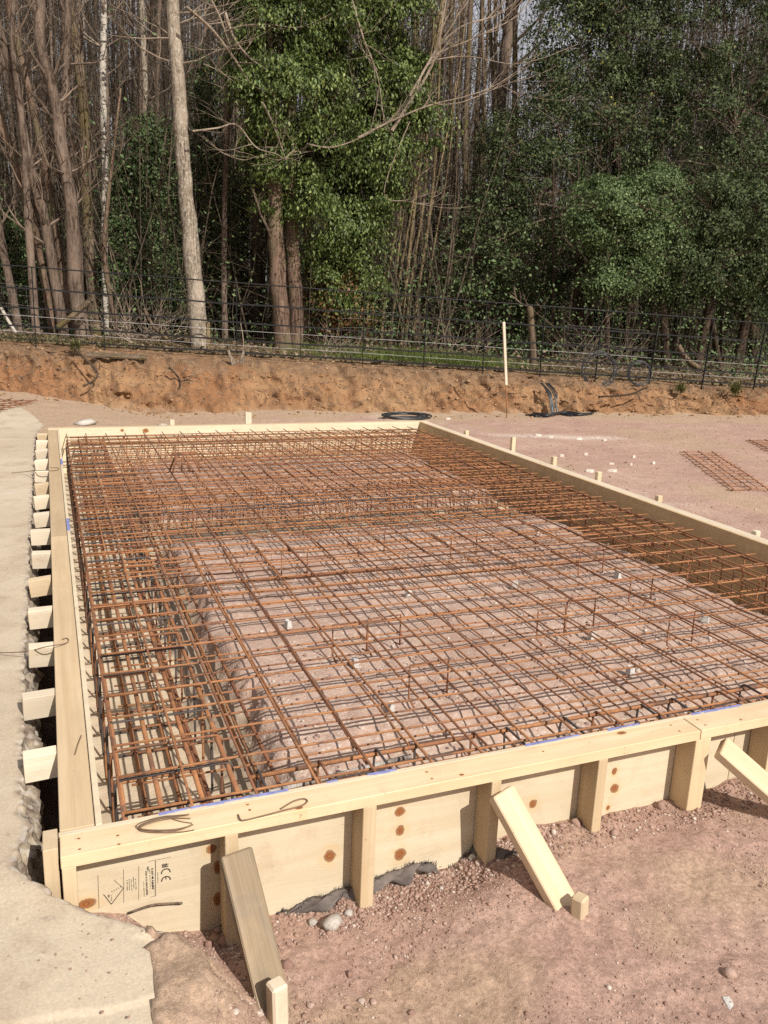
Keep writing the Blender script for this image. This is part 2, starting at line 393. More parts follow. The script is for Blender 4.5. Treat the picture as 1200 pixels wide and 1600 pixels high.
M['bark_moss'] = m_bark('mossy_bark', (0.11, 0.08, 0.055), (0.165, 0.12, 0.085), moss=(0.12, 0.095, 0.035))
M['bark_grey'] = m_bark('grey_bark', (0.20, 0.16, 0.12), (0.29, 0.24, 0.185), sc=(9, 9, 7), lich=(0.42, 0.38, 0.31))
M['bark_dark'] = m_bark('dark_bark', (0.04, 0.028, 0.02), (0.075, 0.052, 0.037))
M['bark_red'] = m_bark('reddish_bark', (0.105, 0.066, 0.046), (0.20, 0.135, 0.098), moss=(0.12, 0.105, 0.06))
M['hazel'] = m_bark('hazel_bark', (0.14, 0.10, 0.055), (0.22, 0.165, 0.095))
M['twig'] = m_bark('twig_bark', (0.13, 0.095, 0.07), (0.19, 0.14, 0.105))
M['thin'] = m_bark('thicket_bark', (0.062, 0.047, 0.033), (0.115, 0.088, 0.064))
M['twig_pale'] = m_bark('pale_twig_bark', (0.20, 0.155, 0.115), (0.29, 0.23, 0.175))
M['far_bark'] = m_bark('far_bark', (0.050, 0.037, 0.027), (0.095, 0.072, 0.053))
M['birch'] = m_birch()
M['ivy'] = m_leaf('ivy_leaf', [(0.0, (0.020, 0.036, 0.009)), (0.45, (0.082, 0.120, 0.028)), (0.8, (0.18, 0.225, 0.068)), (1.0, (0.28, 0.32, 0.11))], 0.5, 0.3)
M['holly'] = m_leaf('holly_leaf', [(0.0, (0.016, 0.025, 0.009)), (0.5, (0.053, 0.076, 0.027)), (0.85, (0.105, 0.132, 0.054)), (0.97, (0.15, 0.16, 0.075)), (1.0, (0.32, 0.30, 0.06))], 0.6, 0.2, 0.12)
M['holly_lit'] = m_leaf('sunlit_holly_leaf', [(0.0, (0.026, 0.046, 0.016)), (0.5, (0.098, 0.145, 0.052)), (0.85, (0.165, 0.22, 0.088)), (1.0, (0.23, 0.28, 0.12))], 0.55, 0.25, 0.15)  # holly copy with sunlight put into its brighter leaf colours
M['ivy_red'] = m_leaf('dying_ivy_leaf', [(0.0, (0.10, 0.045, 0.02)), (0.5, (0.20, 0.10, 0.04)), (0.8, (0.16, 0.13, 0.04)), (1.0, (0.05, 0.10, 0.02))], 0.5, 0.4, 0.25)
M['dead'] = m_leaf('dead_leaf', [(0.0, (0.10, 0.065, 0.04)), (0.6, (0.23, 0.165, 0.11)), (1.0, (0.38, 0.30, 0.22))], 0.7, 0.2, 0.15)
M['grass'] = m_leaf('grass_blade', [(0.0, (0.07, 0.075, 0.025)), (0.5, (0.11, 0.13, 0.04)), (0.8, (0.22, 0.18, 0.09)), (1.0, (0.27, 0.21, 0.12))], 0.6, 0.2, 0.3)
M['gravel'] = m_stone('gravel_stone', [(0.0, (0.24, 0.145, 0.115)), (0.5, (0.33, 0.215, 0.17)), (0.85, (0.39, 0.275, 0.22)), (1.0, (0.52, 0.44, 0.38))])
M['rubble'] = m_stone('rubble_stone', [(0.0, (0.22, 0.14, 0.12)), (0.5, (0.38, 0.27, 0.225)), (0.8, (0.44, 0.35, 0.30)), (1.0, (0.56, 0.51, 0.46))])
M['lump'] = m_stone('mortar_lump', [(0.0, (0.36, 0.32, 0.28)), (1.0, (0.52, 0.48, 0.43))])

# ------------------------------------------------------------------ setting
PW, PL = 4.254, 7.296           # inside of the formwork
POST0 = np.array([-0.237, 12.854, 1.784]); FA = -0.22467; FS = 1.091; FSL = -0.0384
def fence_y(x): return POST0[1] + (np.asarray(x) - POST0[0]) * math.tan(FA)
def fence_z(x): return POST0[2] - 1.2 + (np.asarray(x) - POST0[0]) / math.cos(FA) / FS * FSL
def bank_y(x): return np.interp(x, [-12, -6, -.6, 1.9, 4.9, 8.2, 11.8, 16, 24], [14.3, 12.9, 11.45, 10.55, 9.95, 9.72, 9.0, 7.9, 6.0])
LINE = np.array([(-.3, -.20), (.05, -.30), (.126, -.383), (.296, -.425), (.497, -.419), (.602, -.412), (.776, -.398), (.958, -.396), (1.102, -.407),
                 (1.245, -.33), (1.45, -.323), (1.697, -.339), (1.988, -.334), (2.204, -.337), (2.52, -.272), (3.4, -.27), (4.6, -.30)])
def ground_z(x, y):
    x = np.asarray(x, float); y = np.asarray(y, float)
    far = -0.335 + 0.03 * sstep(1.3, 3.0, x)
    edge = np.interp(x, LINE[:, 0], LINE[:, 1])
    front = far - 0.065 * (1 - sstep(0.7, 1.15, x)) * sstep(2.0, -0.5, y)
    t = sstep(-0.30, -0.06, y) * (1 - sstep(-0.018, 0.4, y))
    z = front * (1 - t) + edge * t
    # ramp up to the concrete at the left
    dx = x - xedge(y)
    z = np.where((y < 0.0), np.maximum(z, np.where(dx < np.where(y < -.40, -.10, -.02), -.16, np.where(y < -.34, np.where(y < -.42, -.092, -.094) - 0.44 * sstep(.0, .30, dx + 0.07 * fbm(x, y, 8, 5, 4)), -.13 - .31 * sstep(-.02, .15, dx + .07 * fbm(x, y, 8, 5, 4))))), z)
    z = np.where(y > PL + .05, np.maximum(z, -.10 - .25 * sstep(.0, 2.4, dx)), z)
    z = z + 0.02 * fbm(x, y, 3.0, 21, 4) + 0.011 * fbm(x, y, 22, 31, 3) + .022 * fbm(x, y, 14, 35, 4) * (1 - sstep(.1, .35, dx)) * (y < -.02)
    z = z + 0.03 * fbm(x, y, 0.5, 61, 3) * sstep(0.5, 3, np.hypot(x - 1.5, y + .6))
    return z
EY = np.array([-9, -1.4, -.95, -.68, -.56, -.435, -.333, -.22, -.132, .0, .35, .637, 1.4, 2.5, 5, 7.4, 8.2, 9.2, 10.2, 11.3, 12.5])
EX = np.array([.10, .12, .15, .15, .17, .18, .084, -.048, -.14, -.215, -.212, -.222, -.232, -.236, -.24, -.24, -.16, -.3, -.5, -.9, -1.2])
def xedge(y): return np.interp(y, EY, EX)

xs = np.concatenate([np.arange(-40, -.4, 2.0), np.arange(-.4, 2.9, .013), np.arange(2.9, 4.6, .05), np.arange(4.6, 14, .09), np.arange(14, 60, 2.0)])
ys = np.concatenate([np.arange(-30, -1.7, 1.2), np.arange(-1.7, -.01, .013), np.arange(-.01, 7.5, .11), np.arange(7.5, 12, .06), np.arange(12, 15.5, .25)])
V, F = grid(xs, ys, ground_z, lambda x, y: ~((x > -.30) & (x < PW + .02) & (y > -.016) & (y < PL + .02)))
gx, gy = V[:, 0], V[:, 1]
tan = np.clip(sstep(.9, .2, bank_y(gx) - gy + .6 * fbm(gx, gy, 1.5, 41, 3)) + sstep(3.6, 1.5, gx + fbm(gx, gy, 1, 43, 3)) * (gy > PL) + sstep(.12, .32, fbm(gx, gy, 1.1, 45, 4) - .06 + .40 * np.exp(-((gx - .72) / .40) ** 2 - ((gy + .60) / .16) ** 2)) * .7 + .8 * sstep(.2, .0, gx - xedge(gy) + .15 * fbm(gx, gy, 6, 49, 3)) * (gy < 0), 0, 1)
lime = np.exp(-((gy - 7.65 + .25 * (gx - 6.3)) / .16) ** 2) * sstep(5.4, 5.9, gx) * sstep(7.7, 7.2, gx) + .5 * np.exp(-((gx - 5.0) / .45) ** 2) * sstep(.0, .2, fbm(gx, gy, 3, 47, 3)) * (gy > 1)
tag(np_mesh('ground', V, F, M['earth'], smooth=True, vattr={'tan': tan, 'lime': np.clip(lime, 0, 1)}), kind='structure')

# pit floor: pads of hardcore with beam trenches around and across
def pit_z(x, y):
    n = 0.06 * fbm(x, y, 3.5, 71, 4) + .05 * fbm(x, y, 12, 73, 3)
    L = .35 * sstep(.42, .56, x + n) + .65 * sstep(.60, .74, x + n); Rr = 1 - sstep(3.80, 3.95, x + n); Fa = 1 - sstep(6.62, 6.85, y + n)
    Nn = .55 + .45 * sstep(.10, .95, y + 3 * n)
    cr = 1 - .75 * sstep(3.66, 3.86, y + n) * (1 - sstep(4.50, 4.74, y + n))
    return L * Rr * Nn * Fa * cr
def pit_h(x, y):
    k = pit_z(x, y)
    return -.48 + .21 * k + .010 * fbm(x, y, 9, 81, 3) + (.014 * fbm(x, y, 4, 85, 3) + .006 * fbm(x, y, 30, 88, 2)) * k
xs = np.arange(-.26, PW + .05, .018); ys = np.arange(-.014, PL + .05, .018)
V, F = grid(xs, ys, lambda x, y: np.where(x > -.02, pit_h(x, y), -.56 + .17 * (1 - sstep(-.06, -.02, x)) * (1 + .9 * fbm(x, y, 9, 86, 4))))
px_, py_ = V[:, 0], V[:, 1]; pn = fbm(px_, py_, 7, 90, 3); pk = pit_z(px_, py_)
padv = np.clip(sstep(.25, .6, pk + .15 * pn) * (1 - .75 * sstep(.75, .3, py_ + .5 * pn) * (pn > -.05)), 0, 1)
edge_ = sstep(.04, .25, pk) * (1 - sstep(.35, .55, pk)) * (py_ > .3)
crs = sstep(3.6, 3.8, py_) * (1 - sstep(4.55, 4.75, py_)) * sstep(.5, .8, px_); darkv = np.maximum(np.maximum(crs * (.35 + .4 * (pn > -.1)), .45 * edge_), (px_ < -.01))  # darker brown earth in the cross trench, pad edges and left gap
tag(np_mesh('hardcore_base', V, F, M['pit'], smooth=True, vattr={'pad': padv, 'dark': darkv.astype(float)}), kind='structure')

# concrete hardstanding on the left, broken along its edge
ys = np.concatenate([np.arange(-9, -1.2, .5), np.arange(-1.2, 1.2, .008), np.arange(1.2, 4, .02), np.arange(4, 12.3, .06)])
tt = np.concatenate([[0, .006, .015, .03, .05], np.arange(.065, 1.1, .012), np.arange(1.1, 1.4, .05), np.arange(1.5, 8, .4), np.arange(8, 42, 4)])
e = xedge(ys) + .022 * fbm(ys, ys * 0, 9, 101, 4) * np.where(ys < -.36, .5, np.where(ys < .5, 1.4, .7)) + .012 * fbm(ys, ys * 0, 40, 105, 2)
sk = [-.62, -.48, -.38, -.31, -.26, -.22, -.19, -.165, -.14, -.12, -.10]
rows = []; side = []
for k, z in enumerate(sk):
    inn = [.10, .06, .02, -.02, -.035, -.03, -.028, -.02, -.005, .004, .004][k]
    rows.append(np.stack([e - inn * (1 + 1.6 * fbm(ys, ys * 0 + k * .4, 11, 111, 3)) + .026 * fbm(ys, ys * 0 + k * .05, 34, 113, 4), ys, np.full_like(ys, z) + .010 * fbm(ys, ys * 0 + k * .3, 20, 120, 2)], 1)); side.append(np.ones(len(ys)))
for t in tt:
    x = e - t
    z = -.084 + .008 * fbm(x, ys, 1.5, 131, 3) + .0015 * fbm(x, ys, 22, 135, 3) - .007 * math.exp(-t / .006) \
        - .055 * sstep(.09, 0, t) * sstep(-.34, -.42, ys) - .007 * (1 - sstep(-.565, -.555, ys + .03 * fbm(x, ys, 5, 140, 4) + .10 * x)) - .012 * sstep(.5, 0, t) * sstep(0, -.3, ys)
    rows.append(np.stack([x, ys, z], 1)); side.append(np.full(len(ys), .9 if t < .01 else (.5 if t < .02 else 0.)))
V = np.concatenate(rows); n = len(ys); a = (np.arange(len(rows) - 1)[:, None] * n + np.arange(n - 1)).ravel()
F = np.stack([a, a + 1, a + n + 1, a + n], 1)
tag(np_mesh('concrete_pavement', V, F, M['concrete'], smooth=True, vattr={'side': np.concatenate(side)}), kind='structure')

# earth bank cut below the fence
us = np.arange(-12, 24, .03); vs = np.linspace(0, 1, 84)
U, Vv = np.meshgrid(us, vs, indexing='ij')
yb = bank_y(U) + .10 * fbm(U, U * 0, 1.2, 141, 4); yt = fence_y(U) + .42; H = fence_z(U) + .36
fy = np.where(Vv < .62, .60 * (Vv / .62) ** .9, .60 + .40 * (Vv - .62) / .38)
steep = .35 + .3 * vnoise(U, U * 0, .35, 145)
fz = np.where(Vv < .12, .08 * (Vv / .12), np.where(Vv < .62, .08 + .80 * ((Vv - .12) / .50) ** .95, .88 + .12 * ((Vv - .62) / .38) ** .7))
amp = sstep(0, .15, Vv) * (1 - .8 * sstep(.62, .85, Vv))
gul = -np.abs(fbm(U, Vv * .4, 2.8, 151, 4)) * .38
Yb = yb + (yt - yb) * fy - amp * (.30 * fbm(U, Vv * 1.5, 1.1, 155, 4) + gul + .17 * fbm(U, Vv * 1.3, 8, 159, 5))
Zb = -.40 + (H + .02) * fz + amp * (.08 * fbm(U, Vv * 3, 5, 165, 4) + .03 * np.abs(fbm(U, Vv * 2, 16, 167, 3))) + .04 * fbm(U, Yb, 4, 169, 3) * Vv
Vb = np.stack([U.ravel(), Yb.ravel(), Zb.ravel()], 1); n = len(vs)
i, j = np.meshgrid(np.arange(len(us) - 1), np.arange(n - 1), indexing='ij'); a = (i * n + j).ravel()
tag(np_mesh('earth_bank', Vb, np.stack([a, a + n, a + n + 1, a + 1], 1), M['bank'], smooth=True, vattr={'top': fz.ravel()}), kind='structure')
def wood_z(x, y):
    d = np.asarray(y) - fence_y(x)
    return fence_z(np.clip(x, -30, 30)) + .03 * np.clip(d, 0, 60) + .05 * fbm(x, y, .8, 171, 4) * sstep(0, 1, d)
xs = np.concatenate([np.arange(-160, -8, 8.), np.arange(-8, 24, .3), np.arange(24, 170, 8.)])
dd = np.concatenate([[.28, .30], np.arange(.35, 8, .25), np.arange(8, 40, 2.), np.arange(40, 300, 12.)])
X, D = np.meshgrid(xs, dd, indexing='ij'); Y = fence_y(X) + D; Z = wood_z(X, Y); Z[:, 0] -= .6
n = len(dd); i, j = np.meshgrid(np.arange(len(xs) - 1), np.arange(n - 1), indexing='ij'); a = (i * n + j).ravel()
tag(np_mesh('woodland_ground', np.stack([X.ravel(), Y.ravel(), Z.ravel()], 1), np.stack([a, a + n, a + n + 1, a + 1], 1), M['wfloor'], smooth=True), kind='structure')

# ------------------------------------------------------------------ loose stones
_ph = (1 + 5 ** .5) / 2
ICO = np.array([(-1, _ph, 0), (1, _ph, 0), (-1, -_ph, 0), (1, -_ph, 0), (0, -1, _ph), (0, 1, _ph), (0, -1, -_ph), (0, 1, -_ph), (_ph, 0, -1), (_ph, 0, 1), (-_ph, 0, -1), (-_ph, 0, 1)]) / 1.9
ICF = np.array([(0, 11, 5), (0, 5, 1), (0, 1, 7), (0, 7, 10), (0, 10, 11), (1, 5, 9), (5, 11, 4), (11, 10, 2), (10, 7, 6), (7, 1, 8), (3, 9, 4), (3, 4, 2), (3, 2, 6), (3, 6, 8), (3, 8, 9), (4, 9, 5), (2, 4, 11), (6, 2, 10), (8, 6, 7), (9, 8, 1)])
def stones(name, P, S, mat, parent=None, rng=RNG, flat=.65):
    n = len(P); B = ICO[None] * (1 + .5 * (rng.random((n, 12, 1)) - .5))
    B = B * np.stack([.8 + .5 * rng.random(n), .8 + .5 * rng.random(n), flat * (.7 + .6 * rng.random(n))], 1)[:, None]
    an = rng.random(n) * 6.283; c, s = np.cos(an)[:, None], np.sin(an)[:, None]
    B = np.stack([B[..., 0] * c - B[..., 1] * s, B[..., 0] * s + B[..., 1] * c, B[..., 2]], -1) * S[:, None, None]
    V = (B + P[:, None]).reshape(-1, 3); F = (ICF[None] + 12 * np.arange(n)[:, None, None]).reshape(-1, 3)
    return np_mesh(name, V, F, mat, parent, fattr={'v': np.repeat(rng.random(n), 20)})
n = 62000
x = RNG.uniform(.02, 3.0, n); y = -0.03 - 1.3 * RNG.random(n) ** 1.4
lft = RNG.random(n) < .14; x[lft] = RNG.uniform(.1, .5, lft.sum()); y[lft] = RNG.uniform(-.95, -.05, lft.sum()); heap = (RNG.random(n) < .25) & ~lft; y[heap] = -.03 - .16 * RNG.random(heap.sum()) ** 1.3
s = .0013 + .0038 * RNG.random(n) ** 3.5 + np.where(RNG.random(n) < .02, .008 * RNG.random(n) ** 1.3, 0) + np.where(heap, .004 * RNG.random(n) ** 2, 0)
dens = vnoise(x, y, 3.2, 181) + .32 + .22 * heap > RNG.random(n) * .8
ok = (x > xedge(y) + .035) & dens
x, y, s = x[ok], y[ok], s[ok]
P1 = np.stack([x, y, ground_z(x, y) + s * .2], 1)
n = 300; x = RNG.uniform(-.6, .14, n); y = RNG.uniform(-1.0, .6, n); s3 = .0012 + .003 * RNG.random(n) ** 3; ok = x < xedge(y) - .03; P3 = np.stack([x, y, np.full(n, -.086)], 1)[ok]; s3 = s3[ok]
n = 9000; x = RNG.uniform(4.4, 13, n); y = RNG.uniform(-.5, 9.6, n); s2 = .0025 + .010 * RNG.random(n) ** 4
ok = (y < bank_y(x) + .1); x, y, s2 = x[ok], y[ok], s2[ok]
P2 = np.stack([x, y, ground_z(x, y) + s2 * .2], 1)
tag(stones('gravel', np.concatenate([P1, P2, P3]), np.concatenate([s, s2, s3]), M['gravel']), 'small reddish stones strewn over the bare earth', 'gravel', kind='stuff')
n = 12000; x = RNG.uniform(.5, 3.95, n); y = RNG.uniform(.35, 6.8, n); s = .003 + .011 * RNG.random(n) ** 3
ok = (pit_z(x, y) > .3) & (vnoise(x, y, 2.5, 95) + .45 > RNG.random(n)); x, y, s = x[ok], y[ok], s[ok]; pz = pit_h(x, y)
tag(stones('pit_rubble', np.stack([x, y, pz + s * .2], 1), s, M['rubble']), 'pinkish crushed hardcore lying under the rebar mesh', 'hardcore', kind='stuff')
n = 300; x = RNG.uniform(-3, 15, n); y = bank_y(x) - .5 * RNG.random(n) ** 2 + .1; s = .008 + .03 * RNG.random(n) ** 4
nb_ = 3500; ui = RNG.integers(int(8 / .03), int(27 / .03), nb_); vi = (10 + 70 * RNG.random(nb_)).astype(int); Pb = Vb.reshape(len(us), 84, 3)[ui, vi]; sb = .008 + .028 * RNG.random(nb_) ** 4
tag(stones('soil_clods', np.concatenate([np.stack([x, y, ground_z(x, y) + .01], 1), Pb]), np.concatenate([s, sb]), m_stone('clod_soil', [(0, (.16, .085, .045)), (.5, (.26, .145, .07)), (1, (.38, .25, .145))])), 'crumbled brown soil clods at the foot of the bank', 'soil', kind='stuff')

# ------------------------------------------------------------------ formwork
def ply_mat(nm, knots): return m_wood(nm, (0.65, 0.555, 0.405), (0.59, 0.485, 0.335), fine=.14, rough=.6, knots=knots, grainx=.6)
NK = [(.301, -.143, .018, .012), (.674, -.259, .022, .017), (.912, -.149, .021, .013), (.916, -.221, .019, .014), (.92, -.312, .024, .017),
      (1.423, -.23, .018, .013), (1.762, -.092, .015, .008), (1.76, -.167, .013, .011), (1.77, -.24, .021, .015), (1.751, -.316, .010, .008),
      (-.055, -.237, .03, .012), (.319, -.21, .013, .018), (.317, -.323, .014, .018), (2.38, -.183, .019, .013)]
near = empty('formwork_panel', (0, -.018, 0), 'near plywood formwork panel with a stamp and round knots, braced by sloping boards', 'formwork', 'formwork panels round the slab')
def ply(name, lo, hi, mat, parent, bev=.0015):
    bm = bmesh.new(); bmesh.ops.create_cube(bm, size=1.0)
    lo, hi = Vector(lo), Vector(hi)
    for v in bm.verts: v.co = Vector([lo[k] if v.co[k] < 0 else hi[k] for k in range(3)]) - parent.location
    bmesh.ops.bevel(bm, geom=bm.edges[:], offset=bev, segments=1, affect='EDGES')
    me = bpy.data.meshes.new(name); bm.to_mesh(me); bm.free()
    return link(name, me, mat, parent)
sheet1 = ply('plywood', (-.116, -.018, -.58), (2.318, 0, -.002), ply_mat('knotty_plywood', NK), near)
ply('plywood', (2.3205, -.018, -.58), (PW + .10, 0, -.002), ply_mat('plain_plywood', [(2.9, -.2, .02, .014)]), near)
def wmat(nm, kn): return m_wood(nm, (0.65, 0.51, 0.335), (0.575, 0.425, 0.255), knots=kn, knotdir='XY', fine=.15)
wk1 = [(.79, .030, .020, .010), (-.42, -.035, .012, .008), (.12, -.03, .008, .006), (-1.03, .02, .0045, .004), (-1.03, -.028, .0045, .004), (-.93, .0, .0045, .004), (-.93, -.04, .004, .004),
       (-.56, .0, .0045, .004), (-.56, .028, .0045, .004), (.02, .02, .0045, .004), (.02, -.02, .0045, .004), (.45, .01, .004, .004), (1.0, .02, .0045, .004), (1.0, -.025, .0045, .004)]
timber('waler', (-.113, -.068, -.0195), (2.045, -.068, -.0195), .096, .038, (0, 0, 1), wmat('waler_pine', wk1), near)
timber('waler', (2.049, -.0672, -.0188), (4.45, -.0672, -.0188), .096, .038, (0, 0, 1), wmat('waler_pine_second', [(-1.0, -.03, .006, .005), (-1.16, .02, .0045, .004), (-1.16, -.02, .0045, .004), (.2, .02, .012, .008)]), near)
for x, wd in ((-.0935, .036), (.343, .038), (.768, .044), (1.2095, .036), (1.628, .038), (2.066, .07), (2.42, .044), (2.85, .044), (3.3, .044), (3.75, .044), (4.2, .044)):
    o = timber('stud', (x, -.0675, -.57), (x, -.0675, -.0395), wd, .094, (0, 1, 0), M['stud'], near)
# blue tape dabs on the inner top edge
for x0, x1 in ((.155, .24), (.245, .54), (.665, .70), (.80, .90), (1.38, 1.60), (1.72, 1.86), (2.10, 2.34), (2.5, 2.9)):
    mb = MB(); nx = 12
    for k in range(nx):
        a, b = x0 + (x1 - x0) * k / nx, x0 + (x1 - x0) * (k + 1) / nx
        wv = .004 + .009 * abs(vnoise(np.array(a), np.array(0.), 30, 191)) * 2
        mb.box((a, .0008 - .001 - wv, -.004), (b, .0014, .0002))
        mb.box((a, .0004, -.02 - wv), (b, .0013, -.004))
    mb.build('blue_tape', M['blue'], near)
# printed stamp on the plywood (read from top to bottom)
def stamp():
    mb = MB(); y = -.0185
    def ln(x0, z0, x1, z1, t=.0012):
        d = np.array([x1 - x0, z1 - z0]); L = np.hypot(*d); n = np.array([-d[1], d[0]]) / L * t / 2
        q = [(x0 + n[0], z0 + n[1]), (x1 + n[0], z1 + n[1]), (x1 - n[0], z1 - n[1]), (x0 - n[0], z0 - n[1])]
        b = [(u, y, v) for u, v in q] + [(u, y + .0004, v) for u, v in q]
        mb.add(b, [(3, 2, 1, 0), (4, 5, 6, 7), (0, 1, 5, 4), (1, 2, 6, 5), (2, 3, 7, 6), (3, 0, 4, 7)])
    ox = [-.018, .050, .094, .136]
    ln(-.020, -.150, -.022, -.262); ln(.050, -.150, .046, -.262); ln(.092, -.150, .088, -.262); ln(.139, -.143, .135, -.262, .002)
    ln(.12, -.141, .183, -.141, .0009); ln(.12, -.262, .14, -.262, .0008)
    # C and E turned a quarter clockwise
    def arc(cx, cz, r, a0, a1, t, sx=1):
        P = [(cx + r * sx * math.cos(a), cz + r * math.sin(a)) for a in np.linspace(R(a0), R(a1), 9)]
        for p, q in zip(P, P[1:]): ln(*p, *q, t)
    arc(.167, -.190, .0125, -12, 192, .0035); arc(.167, -.216, .0125, -12, 192, .0035); ln(.167, -.2135, .167, -.2045, .003)
    # logo square and header line
    for k in range(4): ln(.158 + .004 * k, -.160 + .001 * (k % 2), .160 + .004 * k, -.172, .0026)
    ln(.156, -.163, .176, -.163, .0015); ln(.156, -.170, .176, -.170, .0015)
    rs = random.Random(4)
    def text(xc, z0, z1, h, t):
        z = z0
        while z > z1:
            L = rs.uniform(.0022, .004)
            for q in range(2 if h < .006 else 3):
                if rs.random() < .85: ln(xc - h / 2 + rs.uniform(0, h * .3), z - L * q / 3, xc + h / 2 - rs.uniform(0, h * .3), z - L * q / 3 - rs.uniform(-.0006, .0006), t)
            if rs.random() < .6: ln(xc + (rs.random() - .5) * h * .7, z, xc + (rs.random() - .5) * h * .7, z - L * .8, t)
            z -= L + .0012 + (.003 if rs.random() < .16 else 0)
    text(.144, -.185, -.218, .004, .0008); text(.129, -.167, -.236, .007, .0016); text(.122, -.167, -.232, .0035, .0009)
    text(.112, -.172, -.250, .006, .0011); text(.117, -.158, -.172, .006, .0012); text(.104, -.205, -.255, .004, .0009)
    for xc in (.058, .064, .070, .076, .082): text(xc, -.186 + rs.uniform(-.006, .006), -.226, .004, .0009)
    # folded-corner mark
    ln(-.008, -.218, .012, -.257, .0022); ln(.012, -.257, .047, -.212, .0022); ln(.022, -.178, .047, -.212, .0012)
    text(.006, -.224, -.236, .006, .0014); text(.013, -.228, -.246, .005, .0014)
    for k in range(5): ln(.014 + .006 * k, -.213 + .0025 * k, .017 + .006 * k, -.218 + .0025 * k, .0013)
    return mb
o = stamp().build('printed_stamp', M['ink'], near); o.parent = sheet1; o.location = (0, 0, 0)

left = empty('formwork_panel', (-.018, 0, 0), 'long left formwork panel with a dull flat top board running back beside the concrete', 'formwork', 'formwork panels round the slab')
ply('plywood', (-.018, .002, -.58), (0, PL, -.001), ply_mat('left_plywood', [(9, 9, .02, .02)]), left)
timber('waler', (-.067, -.006 - .012 + .022, -.0195), (-.067, 3.02, -.0195), .092, .038, (0, 0, 1), M['waler_tan'], left)
timber('waler', (-.067, 3.024, -.0192), (-.067, 7.25, -.0192), .092, .038, (0, 0, 1), M['waler_tan'], left)
timber('stud', (-.139, -.046, -.57), (-.137, -.046, .012), .038, .092, (0, 1, 0), M['pine'], left)
for k in range(12): timber('stud', (-.066, .30 + .62 * k, -.57), (-.066, .30 + .62 * k, -.0395), .044, .09, (1, 0, 0), M['stud'], left)
for y0, y1 in ((5.3, 5.55), (3.15, 3.45)):
    mb = MB(); mb.box((-.017, y0, -.03), (.0012, y1, .0004)); mb.build('blue_tape', M['blue'], left)
far = empty('formwork_panel', (0, PL, 0), 'far formwork panel with sunlit plywood face at the back of the slab', 'formwork', 'formwork panels round the slab')
ply('plywood', (-.11, PL, -.58), (PW + .12, PL + .018, 0), ply_mat('far_plywood', [(.9, -.04, .035, .02), (.65, -.03, .02, .012), (2.6, -.2, .02, .015)]), far)
timber('waler', (-.11, PL + .067, -.0195), (PW + .12, PL + .067, -.0195), .094, .038, (0, 0, 1), M['pine'], far)
for k in range(8): timber('stud', (.2 + .57 * k, PL + .067, -.57), (.2 + .57 * k, PL + .067, -.0395), .044, .09, (0, 1, 0), M['stud'], far)
right = empty('formwork_panel', (PW, 0, 0), 'long right formwork panel showing its shaded inner face and thin bright top edge', 'formwork', 'formwork panels round the slab')
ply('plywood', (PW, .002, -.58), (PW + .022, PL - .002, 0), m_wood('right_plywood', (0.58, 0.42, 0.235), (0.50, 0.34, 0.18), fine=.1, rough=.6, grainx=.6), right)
timber('waler', (PW + .0675, .002, -.0195), (PW + .0675, PL - .01, -.0195), .090, .038, (0, 0, 1), M['pale'], right)
for k in range(11): timber('stud', (PW + .069, .4 + .65 * k, -.57), (PW + .069, .4 + .65 * k, -.0395), .044, .09, (1, 0, 0), M['stud'], right)

# blocks wedged between the concrete and the left formwork
ORD = ['first', 'second', 'third', 'fourth', 'fifth', 'sixth', 'seventh', 'eighth', 'ninth', 'tenth', 'eleventh', 'twelfth', 'thirteenth', 'fourteenth', 'fifteenth', 'sixteenth']
BY = [1178, 1086, 1010, 951, 902, 863, 828, 801, 775, 755, 736, 718, 702, 689, 678]
rb = random.Random(5)
for k, py in enumerate(BY):
    y = atz(75, py, -.01)[1]; tl = rb.uniform(-.012, .006); sk = rb.uniform(-.012, .012)
    o = timber('timber_block', (-.222 + rb.uniform(-.008, .008), y + .024, -.058 + tl), (-.1145, y + .024 + sk, -.058), .047, .095, (0, -.10 + rb.uniform(-.06, .03), 1), M['pale'] if k % 5 != 4 else M['pine'])
    tag(o, 'pale sawn block wedged between concrete and left formwork, %s from the near corner' % ORD[k], 'timber block', 'blocks wedged along the left formwork')

# sloping braces and their pegs in front
def brace(top, bot, mat, label):
    a = np.array(top); b = np.array(bot)
    o = timber('brace', a, b, .092, .040, (0, -.6, 1), mat, bev=.004)
    return tag(o, label, 'brace', 'sloping braces in front of the near formwork')
brace((.349, -.135, -.082), (.402, -.380, -.42), M['old'], 'grey weathered board sloping from the near formwork to the earth beside the stamp')
brace((1.214, -.135, -.066), (1.338, -.405, -.375), M['pine'], 'clean yellow board sloping down to a peg in the middle of the near formwork')
brace((2.128, -.135, -.070), (2.425, -.43, -.36), M['pine'], 'clean yellow board sloping down at the right under the joint in the top board')
o = timber('peg', (.402, -.432, -.55), (.396, -.424, -.285), .046, .046, (.25, -1, 0), M['pale'], bev=.006); tag(o, 'square pale peg driven in at the foot of the grey weathered brace', 'peg', 'pegs holding the braces')
o = timber('peg', (1.345, -.440, -.52), (1.340, -.428, -.268), .044, .042, (.5, -1, 0), M['pine'], bev=.006); tag(o, 'short yellow peg driven in at the foot of the clean middle brace', 'peg', 'pegs holding the braces')
o = timber('peg', (2.49, -.46, -.50), (2.487, -.455, -.27), .046, .044, (.5, -1, 0), M['pine'], bev=.006); tag(o, 'yellow peg at the foot of the rightmost brace', 'peg', 'pegs holding the braces')
